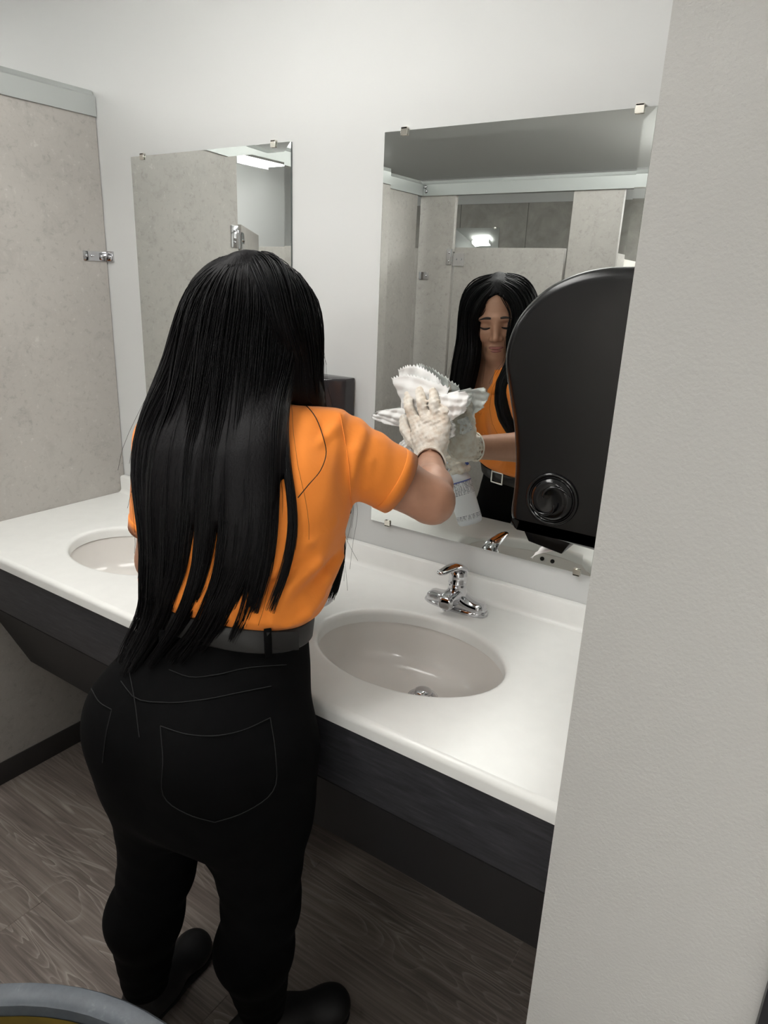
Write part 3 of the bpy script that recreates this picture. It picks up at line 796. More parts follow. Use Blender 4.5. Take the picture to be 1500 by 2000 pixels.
# ---- head frame
def head_axes(yaw, pitch, roll):
    y, p, r = math.radians(yaw), math.radians(pitch), math.radians(roll)
    f0 = A3(math.sin(y), math.cos(y), 0); rr0 = A3(math.cos(y), -math.sin(y), 0)
    f1 = f0 * math.cos(p) - A3(0, 0, math.sin(p)); u1 = np.cross(rr0, f1)
    return rr0 * math.cos(r) + u1 * math.sin(r), f1, u1 * math.cos(r) - rr0 * math.sin(r)
HC = A3(.512, -.508, 1.500)
HX, HY, HZ = head_axes(22, 13, 5)          # turned to her right, looking down, tilted to her left
HR = np.stack([HX, HY, HZ])
def H(x, y, z): return HC + HX * x + HY * y + HZ * z
def hloc(P):
    p = [P[0] - HC[0], P[1] - HC[1], P[2] - HC[2]]
    return [p[0] * HR[i][0] + p[1] * HR[i][1] + p[2] * HR[i][2] for i in range(3)]
NECK0 = A3(.518, -.540, 1.33)
def f_head(P):
    L = hloc(P)
    d = f_ell(L, (0, -.004, .004), (.073, .092, .093))
    d = smin(d, f_ell(L, (0, .032, -.040), (.057, .062, .068)), .03)
    d = smin(d, f_ell(L, (0, .070, -.101), (.026, .022, .017)), .026)
    for s in (-1, 1): d = smin(d, f_cone(L, (s * .046, .012, -.056), (s * .014, .066, -.100), .018, .016), .032)     # jaw line
    for s in (-1, 1):
        d = smin(d, f_ell(L, (s * .036, .064, -.042), (.024, .022, .024)), .022)      # cheeks
        d = smin(d, f_ell(L, (s * .026, .085, .006), (.024, .008, .006)), .016)       # brows
        d = smax(d, -f_ell(L, (s * .031, .101, -.014), (.017, .014, .010)), .012)     # eye sockets
        d = smin(d, f_ell(L, (s * .0305, .0765, -.0150), (.0145, .0125, .0115)), .003)  # lids
        d = smin(d, f_ell(L, (s * .074, .002, -.025), (.009, .016, .030)), .006)      # ears
    d = smin(d, f_cone(L, (0, .090, -.008), (0, .107, -.044), .0065, .0100), .012)    # nose
    for s in (-1, 1):
        d = smin(d, f_ell(L, (s * .0115, .099, -.0475), (.0085, .0095, .0075)), .005)
        d = smax(d, -f_ell(L, (s * .0065, .1045, -.0555), (.0036, .005, .0035)), .002)
    d = smin(d, f_ell(L, (0, .088, -.077), (.026, .012, .016)), .012)                 # muzzle
    d = smax(d, -f_ell([L[0], L[1], L[2] - 3.0 * L[0] ** 2], (0, .1035, -.0768), (.022, .006, .0016)), .002)             # mouth line
    return d
def f_neck(P, g=0.0):
    return smin(f_cone(P, H(0, -.034, -.055), NECK0, .045 + g, .053 + g), f_cone(P, NECK0, NECK0 - A3(0, .01, .05), .056 + g, .075 + g), .03)
def f_body(P):
    d = np.full(P[0].shape, .06, np.float32)
    box_smin(P, d, (.36, -.68, 1.28), (.68, -.32, 1.64), lambda Q: smin(f_head(Q), f_neck(Q), .010), .001)
    box_smin(P, d, (.34, -.95, .54), (.84, -.38, 1.46), lambda Q: f_pelvis(Q, -.004), .03)
    box_smin(P, d, (.55, -.56, 1.05), (.88, .0, 1.42), f_armR, .02)
    box_smin(P, d, (.26, -.74, .95), (.54, -.34, 1.40), f_armL, .02)
    box_smin(P, d, (.30, -.90, .02), (.66, -.56, .94), lambda Q: f_leg(Q, HIP_L, KN_L, AN_L, -.005), .02)
    box_smin(P, d, (.50, -.86, .02), (.84, -.50, .94), lambda Q: f_leg(Q, HIP_R, KN_R, AN_R, -.005), .02)
    box_smin(P, d, (.52, -.16, 1.12), (.76, .0, 1.42), lambda Q: hand_R(Q, -.0022), .01)
    box_smin(P, d, (.38, -.50, 1.0), (.60, -.27, 1.22), lambda Q: hand_L(Q, -.0022), .01)
    for heel, toe, an in FEET:
        h3, t3 = A3(*heel, .04), A3(*toe, .028)
        box_smin(P, d, (.30, -.88, 0), (.80, -.42, .2), lambda Q: smin(f_cone(Q, an, h3, .032, .022), f_cone(Q, an - A3(0, 0, .02), t3, .03, .016), .02), .02)
    return d
FEET = (((.398, -.790), (.366, -.585), AN_L), ((.612, -.678), (.722, -.500), AN_R))
# ---- hands: chains of (points, radii)
def _ray(u, v, y):   # a point of the mirror-side plane y under a pixel of the frame: used once to read off the pose
    d = CF + CR * ((u - 750) / 1353.66) - CU * ((v - 1000) / 1353.66); return CL + d * ((y - CL[1]) / d[1])
def _cam():
    Y, Pt, Ro = 0.5829, 0.3166, 0.0417
    f = A3(-math.sin(Y) * math.cos(Pt), math.cos(Y) * math.cos(Pt), -math.sin(Pt)); r = A3(math.cos(Y), math.sin(Y), 0); u = np.cross(r, f)
    return A3(1.4012, -1.4073, 1.5642), f, r * math.cos(Ro) + u * math.sin(Ro), u * math.cos(Ro) - r * math.sin(Ro)
CL, CF, CR, CU = _cam()
def fingers_R():
    W = WR_R
    K = [_ray(812, 828, -.070), _ray(831, 820, -.072), _ray(851, 823, -.070), _ray(868, 834, -.066)]
    M = [_ray(799, 797, -.068), _ray(823, 786, -.070), _ray(848, 789, -.068), _ray(869, 804, -.062)]
    T = [_ray(797, 771, -.046), _ray(820, 762, -.046), _ray(846, 765, -.046), _ray(868, 784, -.042)]
    ch = [([W + (k - W) * .45, k, m, t], [.013, .0115, .0102, .0088]) for k, m, t in zip(K, M, T)]
    ch.append(([W + (K[0] - W) * .25, _ray(806, 862, -.074), _ray(791, 838, -.062), _ray(789, 818, -.050)], [.015, .0135, .0115, .0095]))
    palm = [(W, W + (K[i] - W) * .55, .027, .022) for i in range(4)] + [(W + (K[i] - W) * .5, K[i], .019, .0125) for i in range(4)]
    return ch, palm
BOT_TOP, BOT_BOT = A3(.478, -.362, 1.078), A3(.553, -.360, .905)      # spray bottle axis: neck and foot
BA = unit(BOT_TOP - BOT_BOT)
def fingers_L():
    W = WR_L; n = BOT_TOP + BA * .004
    side = unit(np.cross(BA, n - W)); fwd = unit((n - W) - BA * ((n - W) @ BA))
    ch = []
    for i in range(4):
        base = n - BA * (.020 * i - .030) - fwd * .030 - side * .030
        ch.append(([base, base + fwd * .034 + side * -.002, base + fwd * .060 + side * .018, base + fwd * .052 + side * .042], [.0115, .0108, .010, .0088]))
    ch.append(([n - fwd * .040 + side * .012, n - fwd * .030 + side * .030 + BA * .012, n - fwd * .004 + side * .034 + BA * .022, n + fwd * .018 + side * .030 + BA * .020], [.014, .0125, .011, .0095]))
    palm = [(W, n - BA * (.020 * i - .030) - fwd * .030 - side * .024, .026, .014) for i in range(4)] + [(W, n - fwd * .040 + side * .012, .026, .016)]
    return ch, palm
def hand_f(P, ch, palm, g, k=.008):
    d = None
    for a, b, ra, rb in palm:
        e = f_cone(P, a, b, ra + g, rb + g); d = e if d is None else smin(d, e, .014)
    for pts, r in ch:
        e = None
        for i in range(len(pts) - 1):
            q = f_cone(P, pts[i], pts[i + 1], r[i] + g, r[i + 1] + g); e = q if e is None else smin(e, q, .004)
        d = smin(d, e, k)
    return d
def hand_R(P, g=0.0): return hand_f(P, *fingers_R(), g, .006)
def hand_L(P, g=0.0): return hand_f(P, *fingers_L(), g, .005)
def glove_f(P, hand, W, E):
    d = hand(P, .0012)
    ax = unit(E - W)
    c = f_cone(P, W, W + ax * .050, .0305, .0360); d = smin(d, c, .012)
    d = d + .0012 * np.sin(P[0] * 240 + P[2] * 330 + 3 * np.sin(P[1] * 120 + P[0] * 90)) + .0009 * np.sin(P[2] * 520 - P[0] * 310)
    d = np.maximum(d, f_plane(P, W + ax * .040, ax))
    h = np.maximum(f_cone(P, W, W + ax * .060, .0270, .0335), -f_plane(P, W + ax * .012, ax))
    return np.maximum(d, -h)

# ------------------------------------------------------------------ hair: locks laid over the head and back
def f_cap(P, g=0.0):
    L = hloc(P)
    d = f_ell(L, (0, -.006, .006), (.083 + g, .104 + g, .097 + g))
    w = np.interp(L[2], [-.2, -.08, -.03, .01, .035, .058, .066], [.046, .050, .052, .050, .040, .018, .0])
    op = np.maximum(np.abs(L[0]) - w, np.maximum(.028 - L[1], L[2] - .066))
    d = smax(d, -op, .008)
    return np.maximum(d, -L[2] - .075)
def f_figure(P):
    return np.minimum(np.minimum(f_shirt(P), f_jeans(P)), np.minimum(f_cap(P), f_neck(P)))
def march(uv, f, iters=46):
    uv = np.asarray(uv, float)
    D = CF[None] + CR[None] * ((uv[:, :1] - 750) / 1353.66) - CU[None] * ((uv[:, 1:] - 1000) / 1353.66)
    D /= np.linalg.norm(D, axis=1)[:, None]
    t = np.full(len(uv), .75); best = t.copy(); bd = np.full(len(uv), 9.)
    for _ in range(iters):
        P = CL[None] + D * t[:, None]; d = f([P[:, 0], P[:, 1], P[:, 2]])
        m = d < bd; bd[m] = d[m]; best[m] = t[m]
        t = np.where(t < 1.9, t + np.clip(d * .8, .002, .05) * (d > .0008), t)
    return D, best, bd
def push(P, f, target, it=6):
    P = np.array(P, float); e = 1e-3
    for _ in range(it):
        d = f([P[:, 0], P[:, 1], P[:, 2]])
        g = np.stack([f([P[:, 0] + e * (i == 0), P[:, 1] + e * (i == 1), P[:, 2] + e * (i == 2)]) - d for i in range(3)], 1) / e
        g /= np.linalg.norm(g, axis=1)[:, None] + 1e-6
        P += g * np.maximum(target - d, 0)[:, None]
    return P
def resample(P, R, n):
    P = np.asarray(P, float); s = np.r_[0, np.cumsum(np.linalg.norm(np.diff(P, axis=0), axis=1))]; s /= s[-1]
    _, v = catmull(s, np.c_[P, R], n); return v[:, :3], np.maximum(v[:, 3], .0015)
BACK = [   # pixel trails of the locks as they fall down her back, crown to tip
 [(458,512),(410,560),(374,640),(346,720),(308,800),(287,880),(279,940),(294,1030),(299,1100),(294,1170),(262,1232),(234,1290)],
 [(462,510),(418,560),(388,650),(368,740),(346,830),(322,920),(310,1000),(308,1080),(314,1150),(292,1215),(258,1275),(240,1316)],
 [(468,508),(440,560),(416,660),(402,760),(384,860),(370,950),(360,1040),(352,1110),(334,1175),(302,1232),(262,1292)],
 [(474,507),(466,560),(450,660),(440,760),(428,860),(414,950),(404,1040),(394,1115),(372,1180),(338,1235),(290,1300)],
 [(480,507),(490,560),(482,660),(476,760),(468,860),(458,950),(450,1040),(437,1115),(416,1175),(384,1230),(330,1285)],
 [(486,507),(514,560),(514,660),(510,760),(504,860),(500,950),(492,1040),(478,1110),(456,1170),(428,1222),(392,1268)],
 [(492,508),(540,562),(546,660),(536,760),(524,860),(520,950),(514,1040),(504,1110),(488,1165),(474,1212),(452,1250)],
 [(498,508),(562,572),(572,660),(556,740),(540,810),(534,890),(532,970),(530,1040),(524,1095),(514,1140),(496,1192)],
 [(496,508),(552,566),(560,660),(550,750),(548,830),(558,910),(570,980),(573,1030),(567,1080),(553,1130),(528,1190)],
 [(470,508),(430,560),(402,660),(386,770),(360,890),(340,990),(330,1080),(332,1150),(316,1205),(286,1262),(252,1310)],
 [(484,507),(502,560),(498,660),(494,760),(486,860),(478,950),(470,1040),(456,1120),(430,1180),(398,1236),(352,1292)],
]
def back_locks():
    out = []
    for i, tr in enumerate(BACK):
        tr = np.array(tr, float); n = 26
        s = np.r_[0, np.cumsum(np.linalg.norm(np.diff(tr, axis=0), axis=1))]; s /= s[-1]
        _, uv = catmull(s, tr, n)
        D, t, bd = march(uv, f_figure)
        off = np.interp(uv[:, 1], [500, 600, 700, 800, 880, 1100, 1320], [-.016, -.013, .004, .010, .012, .011, .006])
        miss = np.clip(bd, 0, .05)
        t = t - off
        for _ in range(16): t[1:-1] = (t[:-2] + 2 * t[1:-1] + t[2:]) / 4
        P = CL[None] + D * t[:, None]
        P = push(P, f_figure, np.interp(uv[:, 1], [500, 700, 800, 1320], [-.03, -.02, .006, .003]))
        late = i in (9, 10)
        R = np.interp(np.linspace(0, 1, n), [0, .08, .25, .5, .68, .82, .93, 1], [.010, .020, .027, .024, .0145, .0085, .004, .0015])
        if i == 7: R *= np.interp(np.linspace(0, 1, n), [0, .4, .55, 1], [.85, .75, .6, .6])
        if i == 8: R *= np.interp(np.linspace(0, 1, n), [0, .4, .5, .6, 1], [.85, .6, .32, .30, .5])
        if i in (0,): R *= .9
        out.append((P, R))
    return out
def front_locks():
    out = []
    fs = lambda P: np.minimum(f_shirt(P), f_neck(P))
    for pts, rad in (
      ([H(.004, .030, .088), H(.050, .052, .060), H(.074, .072, .006), A3(.594, -.440, 1.440), A3(.604, -.456, 1.38), A3(.616, -.452, 1.32), A3(.640, -.436, 1.24), A3(.652, -.446, 1.15), A3(.655, -.460, 1.08), A3(.650, -.470, 1.01)], [.012, .020, .022, .022, .022, .021, .019, .015, .011, .003]),
      ([H(.006, .010, .095), H(.056, .030, .062), H(.084, .048, .004), A3(.600, -.462, 1.440), A3(.608, -.470, 1.38), A3(.618, -.462, 1.32), A3(.645, -.436, 1.24), A3(.660, -.440, 1.14), A3(.663, -.452, 1.07), A3(.657, -.460, .995)], [.012, .022, .024, .024, .022, .020, .017, .013, .009, .002]),
      ([H(.006, -.010, .098), H(.062, .004, .060), H(.090, .014, .0), A3(.596, -.486, 1.440), A3(.598, -.490, 1.39), A3(.604, -.486, 1.345), A3(.618, -.474, 1.31), A3(.640, -.448, 1.25)], [.014, .026, .028, .027, .024, .018, .012, .003]),
      ([H(-.004, .030, .088), H(-.048, .054, .058), H(-.070, .070, .006), H(-.066, .078, -.058), A3(.482, -.424, 1.375), A3(.470, -.430, 1.31), A3(.458, -.440, 1.24), A3(.448, -.450, 1.17), A3(.452, -.458, 1.11)], [.012, .020, .022, .023, .025, .023, .018, .010, .002]),
      ([H(-.006, .005, .095), H(-.060, .030, .060), H(-.082, .044, .004), H(-.086, .052, -.050), A3(.440, -.440, 1.375), A3(.428, -.448, 1.31), A3(.424, -.458, 1.24), A3(.426, -.462, 1.17), A3(.432, -.470, 1.10)], [.012, .022, .024, .025, .024, .022, .018, .010, .002]),
      ([H(-.004, -.01, .098), H(-.066, .0, .055), H(-.088, .005, -.010), H(-.090, .006, -.070), A3(.415, -.49, 1.355), A3(.400, -.50, 1.30), A3(.396, -.51, 1.23), A3(.40, -.515, 1.15)], [.012, .024, .026, .026, .024, .020, .014, .002]),
      ([H(-.02, -.085, .03), H(-.045, -.085, -.03), H(-.055, -.070, -.08), A3(.452, -.565, 1.36), A3(.438, -.585, 1.30), A3(.428, -.60, 1.20)], [.016, .028, .032, .032, .024, .006]),
      ([_ray(664, 1030, -.462), _ray(666, 1080, -.462), _ray(664, 1110, -.462), _ray(658, 1138, -.462), _ray(647, 1168, -.462)], [.009, .0075, .006, .004, .0012])):
        P, R = resample(pts, rad, 24)
        m = np.arange(24) > (9 if len(pts) > 5 else 99)
        P[m] = push(P[m], fs, R[m] * .55 + .002)
        for _ in range(2): P[1:-1] = (P[:-2] + 2 * P[1:-1] + P[2:]) / 4
        out.append((P, R))
    return out
BL = back_locks(); FL = front_locks(); LOCKS = BL + FL
def f_hair(P):
    d = f_cap(P)
    X = P
    for (C_, R) in LOCKS:
        e = None
        lo = C_.min(0) - .06; hi = C_.max(0) + .06
        ix = [np.searchsorted(a, [lo[k], hi[k]]) for k, a in enumerate(HAX)]
        sl = tuple(slice(i0, max(i1, i0 + 1)) for i0, i1 in ix)
        Q = [q[sl] for q in P]
        for i in range(0, len(C_) - 1, 1):
            q = f_cone(Q, C_[i], C_[i + 1], R[i], R[i + 1]); e = q if e is None else np.minimum(e, q)
        d[sl] = smin(d[sl], e, .012)
    return d
HAX = None
def hair_mesh():
    global HAX
    lo, hi, h = (.24, -.95, .86), (.74, -.34, 1.64), .0062
    HAX = [np.arange(lo[d], hi[d] + h, h) for d in range(3)]
    P = np.meshgrid(*[a.astype(np.float32) for a in HAX], indexing='ij')
    return surface_nets(f_hair(P).astype(np.float32), *HAX, smooth=3)
def np_mesh(name, V, Q, mat, parent, smooth=True):
    me = bpy.data.meshes.new(name)
    me.vertices.add(len(V)); me.vertices.foreach_set('co', np.asarray(V, np.float32).ravel())
    nf, k = Q.shape
    me.loops.add(nf * k); me.loops.foreach_set('vertex_index', np.asarray(Q, np.int32).ravel())
    me.polygons.add(nf); me.polygons.foreach_set('loop_start', np.arange(0, nf * k, k, dtype=np.int32))
    me.polygons.foreach_set('use_smooth', np.full(nf, smooth)); me.update(calc_edges=True); me.validate()
    o = bpy.data.objects.new(name, me); COL.objects.link(o)
    if mat: me.materials.append(MATS[mat])
    if parent: o.parent = parent
    return o
def strands_mesh(curves, rads, sides=3):
    """curves: (n, k, 3); rads: (n, k) -> thin tubes"""
    n, k, _ = curves.shape
    T = np.gradient(curves, axis=1); T /= np.linalg.norm(T, axis=2, keepdims=True) + 1e-9
    a = np.cross(T, np.array([.31, .83, .46])); a /= np.linalg.norm(a, axis=2, keepdims=True) + 1e-9; b = np.cross(T, a)
    V = np.stack([curves + (a * math.cos(q) + b * math.sin(q)) * rads[..., None] for q in [2 * math.pi * j / sides for j in range(sides)]], 2)
    idx = np.arange(n * k * sides).reshape(n, k, sides)
    Q = np.stack([idx[:, :-1, :], np.roll(idx, -1, 2)[:, :-1, :], np.roll(idx, -1, 2)[:, 1:, :], idx[:, 1:, :]], -1).reshape(-1, 4)
    return V.reshape(-1, 3), Q
def make_strands():
    cs, rs = [], []
    for li, (C_, R) in enumerate(LOCKS):
        n = 190 if li < len(BL) else 120
        k = 30
        s = np.r_[0, np.cumsum(np.linalg.norm(np.diff(C_, axis=0), axis=1))]; s /= s[-1]
        T = np.gradient(C_, axis=0); T /= np.linalg.norm(T, axis=1)[:, None]
        a = np.cross(T, np.array([.2, .9, .1])); a /= np.linalg.norm(a, axis=1)[:, None]; b = np.cross(T, a)
        for j in range(n):
            q = nrng.uniform(0, 2 * math.pi); rr = nrng.uniform(.90, 1.06)
            end = nrng.uniform(.84, 1.06) if nrng.rand() < .6 else nrng.uniform(.66, .98)
            tt = np.linspace(nrng.uniform(.0, .03), end, k)
            tc = np.minimum(tt, 1)
            base = np.stack([np.interp(tc, s, C_[:, d]) for d in range(3)], 1); rad = np.interp(tc, s, R)
            aa = np.stack([np.interp(tc, s, a[:, d]) for d in range(3)], 1); bb = np.stack([np.interp(tc, s, b[:, d]) for d in range(3)], 1)
            wob = q + .35 * np.sin(tt * nrng.uniform(2, 7) + nrng.uniform(0, 6)) * tt
            spread = 1 + np.clip(tt - .72, 0, 1) * nrng.uniform(-1.6, 1.8)
            r_ = rad * rr * spread * (1 + (li < len(LOCKS) - 2) * nrng.uniform(0, 1.1) * np.exp(-(tt / .22) ** 2) * np.clip(tt / .10, 0, 1)) + np.clip(tt - .6, 0, 1) * nrng.uniform(0, .018)
            p = base + aa * (np.cos(wob) * r_)[:, None] + bb * (np.sin(wob) * r_)[:, None]
            p[:, 2] -= np.clip(tt - 1, 0, 1) * .1
            cs.append(p); rs.append(np.interp(np.linspace(0, 1, k), [0, .1, .7, 1], [.0009, .0011, .0009, .0003]) * nrng.uniform(.7, 1.2))
    # lift the roots onto the crown so that the parting and the fall of the hair show
    A_ = np.array(cs); nb = 190 * len(BL)
    sel = np.zeros(A_.shape[:2], bool); sel[:] = (A_[..., 2] > 1.36)
    pts = A_[sel]; d0 = f_cap([pts[:, 0], pts[:, 1], pts[:, 2]]); near = d0 < .0010
    pts[near] = push(pts[near], f_cap, .0010, 4); A_[sel] = pts
    for _ in range(2): A_[:, 1:-1] = (A_[:, :-2] + 2 * A_[:, 1:-1] + A_[:, 2:]) / 4
    cs = list(A_)
    # flyaways
    for j in range(140):
        C_, R = LOCKS[nrng.randint(len(LOCKS))]; k = 30
        s0 = nrng.uniform(.0, .5); tt = np.linspace(s0, min(1, s0 + nrng.uniform(.3, .6)), k); ss = np.linspace(0, 1, len(C_))
        base = np.stack([np.interp(tt, ss, C_[:, d]) for d in range(3)], 1)
        dv = nrng.normal(size=3) * .011; dv[2] *= .3
        p = base + (np.linspace(0, 1, k) ** 1.4)[:, None] * dv[None] * 1.6 + unit(dv) * np.interp(tt, ss, R)[:, None]
        cs.append(p); rs.append(np.full(k, .00032))
    return strands_mesh(np.array(cs), np.array(rs))

# ------------------------------------------------------------------ materials of the figure
def person_materials():
    m = NT('skin'); v = m.wcoords()
    m.set(m.ramp(m.noise(v, 26, 5), [(0.3, rgb(176, 129, 105)), (0.7, rgb(190, 142, 116))]), 0.48)
    m.bump(m.noise(v, 700, 2), 0.05, 0.0004)
    NT('lips_pink').set(rgb(158, 98, 92), 0.4)
    NT('brow_hair').set(rgb(40, 30, 28), 0.7)
    NT('eye_white').set(rgb(206, 200, 195), 0.2)
    m = NT('hair_black'); v = m.wcoords((260, 260, 14))
    n = m.noise(v, 1.0, 4, 0.6)
    m.set(m.ramp(n, [(0.35, rgb(7, 6, 8)), (0.65, rgb(14, 12, 14)), (0.8, rgb(24, 21, 22))]), 0.5)
    m.b.inputs['Anisotropic'].default_value = 0.0; m.b.inputs['Specular IOR Level'].default_value = 0.13
    m.bump(n, 0.45, 0.002)
    m = NT('hair_strand'); m.set(rgb(9, 8, 10), 0.40); m.b.inputs['Specular IOR Level'].default_value = 0.2
    m = NT('orange_knit'); v = m.wcoords()
    m.set(rgb(255, 146, 50), 0.82); m.b.inputs['Sheen Weight'].default_value = 0.15
    b = m.bump(m.noise(v, 16, 4, 0.55, 0.6), 0.28, 0.006); m.bump(m.noise(v, 900, 2), 0.12, 0.0004, b)
    m = NT('black_denim'); v = m.wcoords()
    m.set(m.ramp(m.noise(v, 45, 5), [(0.3, rgb(5, 5, 6)), (0.7, rgb(9, 9, 10))]), 0.9)
    m.b.inputs['Specular IOR Level'].default_value = 0.1
    b = m.bump(m.noise(v, 14, 4, 0.6, 0.4), 0.22, 0.006); m.bump(m.noise(v, 1100, 2), 0.15, 0.0004, b)
    NT('denim_stitch').set(rgb(20, 20, 22), 0.8)
    m = NT('belt_leather'); m.set(rgb(27, 26, 26), 0.55)
    NT('buckle').set((.62, .6, .57, 1), .25, 1.0)
    m = NT('shoe_leather'); v = m.wcoords(); m.set(rgb(24, 23, 24), 0.55); m.bump(m.noise(v, 120, 3), 0.2, 0.001)
    NT('shoe_sole').set(rgb(16, 16, 16), 0.8)
    m = NT('latex'); v = m.wcoords()
    m.set(m.ramp(m.noise(v, 60, 5), [(0.3, rgb(222, 205, 186)), (0.55, rgb(238, 230, 218)), (0.75, rgb(246, 242, 234))]), 0.5)
    m.bump(m.noise(v, 85, 5, 0.6, 1.2), 0.55, 0.003)
    NT('bottle_plastic').set(rgb(236, 238, 244), 0.35)
    m = NT('bottle_label'); tc = m.node('ShaderNodeTexCoord'); sp = m.node('ShaderNodeSeparateXYZ'); m.link(tc.outputs['Object'], sp.inputs[0])
    wv = m.node('ShaderNodeMath', operation='MULTIPLY'); wv.inputs[1].default_value = 1500.0; m.link(sp.outputs[2], wv.inputs[0])
    sn = m.node('ShaderNodeMath', operation='SINE'); m.link(wv.outputs[0], sn.inputs[0])
    g1 = m.node('ShaderNodeMath', operation='GREATER_THAN'); g1.inputs[1].default_value = 0.1; m.link(sn.outputs[0], g1.inputs[0])
    mp = m.node('ShaderNodeMapping'); mp.inputs['Scale'].default_value = (420, 420, 60); m.link(tc.outputs['Object'], mp.inputs[0])
    g2 = m.node('ShaderNodeMath', operation='GREATER_THAN'); g2.inputs[1].default_value = 0.47; m.link(m.noise(mp.outputs[0], 1.0, 1), g2.inputs[0])
    mul = m.node('ShaderNodeMath', operation='MULTIPLY'); m.link(g1.outputs[0], mul.inputs[0]); m.link(g2.outputs[0], mul.inputs[1])
    lo = m.node('ShaderNodeMath', operation='GREATER_THAN'); lo.inputs[1].default_value = 0.092; m.link(sp.outputs[2], lo.inputs[0])
    lo2 = m.node('ShaderNodeMath', operation='LESS_THAN'); lo2.inputs[1].default_value = 0.032; m.link(sp.outputs[2], lo2.inputs[0])
    ad = m.node('ShaderNodeMath', operation='ADD'); m.link(lo.outputs[0], ad.inputs[0]); m.link(lo2.outputs[0], ad.inputs[1])
    mu2 = m.node('ShaderNodeMath', operation='MULTIPLY'); m.link(mul.outputs[0], mu2.inputs[0]); m.link(ad.outputs[0], mu2.inputs[1])
    m.set(m.mix(mu2.outputs[0], rgb(240, 241, 245), rgb(92, 96, 108)), 0.4)
    NT('label_blue').set(rgb(70, 92, 176), 0.4)
person_materials()

# ------------------------------------------------------------------ build the woman
V, Q = polygonize(f_body, (.28, -.95, 0.0), (.90, .02, 1.64), .0105, 2, ((.42, -.62, 1.365), (.63, -.36, 1.62), .0024))
person = np_mesh('person', V, Q, 'skin', None)
tag(person, 'woman with very long black hair in orange polo and black jeans, wiping the mirror', 'person')
# lips, brows and lashes
def bead(name, mat, pts, rad, flat=1.0, push_to=None):
    P = np.array([H(*p) for p in pts]); 
    if push_to is not None: 
        P = push(P, f_head, push_to, 8)
    R = rad
    V, Q = strands_mesh(P[None], np.array([R]), 8); return np_mesh(name, V, Q, mat, person)
def lloc(P): L = hloc(P); return [L[0], L[1], L[2] - 3.0 * L[0] ** 2]
f_lips_u = lambda P: smin(f_ell(lloc(P), (-.007, .0960, -.0728), (.0140, .0082, .0038)), f_ell(lloc(P), (.007, .0960, -.0728), (.0140, .0082, .0038)), .004)
f_lips_l = lambda P: f_ell(lloc(P), (0, .0950, -.0814), (.0170, .0090, .0046))
def f_lips(P): 
    L = hloc(P); d = np.minimum(f_lips_u(P), f_lips_l(P)); return d
lc = H(0, .096, -.077)
V, Q = polygonize(f_lips, lc - .035, lc + .035, .0016, 2); np_mesh('lips', V, Q, 'lips_pink', person)
for s in (-1, 1):
    br = [(s * (.013 + .034 * t), .098 - .022 * t ** 2, .004 + .0085 * math.sin(math.pi * min(1, .25 + t * .55)) - .004 * t) for t in np.linspace(0, 1, 9)]
    P = np.array([H(*p) for p in br]); D0 = P + HY * .02
    # settle on the brow ridge
    for _ in range(30):
        d = f_head([D0[:, 0], D0[:, 1], D0[:, 2]]); D0 = D0 - HY * (d * .6)[:, None]
    Vb, Qb = strands_mesh(D0[None], np.array([[.0022, .0032, .0035, .0034, .0031, .0027, .0022, .0016, .0008]]), 8); np_mesh('eyebrow', Vb, Qb, 'brow_hair', person)
    ls = [(s * (.0305 + .0155 * (t - .5) * 2), .10, -.0165 - .0045 * (1 - ((t - .5) * 2) ** 2) + .001 * t) for t in np.linspace(0, 1, 9)]
    D0 = np.array([H(*p) for p in ls])
    for _ in range(40):
        d = f_head([D0[:, 0], D0[:, 1], D0[:, 2]]); D0 = D0 - HY * (d * .6)[:, None]
    Vb, Qb = strands_mesh(D0[None], np.array([[.0012, .0021, .0027, .0030, .0031, .0030, .0027, .0021, .0012]]), 8); np_mesh('eyelashes', Vb, Qb, 'brow_hair', person)
# clothes
V, Q = polygonize(f_jeans, (.30, -.95, .06), (.84, -.48, 1.02), .0058, 2); np_mesh('jeans', V, Q, 'black_denim', person)
jeans = [c for c in person.children if c.name.startswith('jeans')][0]
FOLDS = []
for tr, r in (([(500, 1196), (560, 1150), (620, 1100), (672, 1052)], .0075), ([(528, 1216), (590, 1172), (635, 1130), (668, 1085)], .0080), ([(470, 1178), (535, 1118), (600, 1062), (655, 1020)], .0055),
              ([(560, 1222), (600, 1198), (632, 1160)], .0060), ([(330, 1205), (380, 1180), (440, 1150)], .0060), ([(400, 1215), (450, 1196), (500, 1160)], .0060),
              ([(668, 812), (650, 840), (618, 872)], .0065), ([(712, 842), (696, 880), (688, 930)], .0065), ([(735, 860), (722, 905), (716, 955)], .0050)):
    D_, t_, _b = march(np.array(tr, float), f_shirt, 60); FOLDS.append((CL[None] + D_ * (t_ + r * .40)[:, None], r))
def shirt_cut(P):
    d = f_shirt(P)
    for pts, r in FOLDS:
        n = len(pts)
        for i in range(n - 1):
            box_smin(P, d, np.minimum(pts[i], pts[i + 1]) - .05, np.maximum(pts[i], pts[i + 1]) + .05, lambda Q: f_cone(Q, pts[i], pts[i + 1], r * (.55 if i == 0 else 1), r * (.5 if i == n - 2 else 1)), .010)
    th = math.radians(-19); c, s = math.cos(th), math.sin(th)
    dx, dy = P[0] - .530, P[1] + .552
    u = dx * c - dy * s; w = dx * s + dy * c
    vee = np.maximum(np.abs(u) - np.clip((P[2] - 1.225) * .55, 0, .058), np.maximum(-w, 1.225 - P[2]))
    return np.maximum(d, -vee)
V, Q = polygonize(shirt_cut, (.26, -.80, .90), (.86, -.22, 1.40), .0052, 2); shirt = np_mesh('polo_shirt', V, Q, 'orange_knit', person)
shirt['label'] = 'bright orange short-sleeved polo shirt tucked into the jeans'
jeans['label'] = 'tight black jeans'
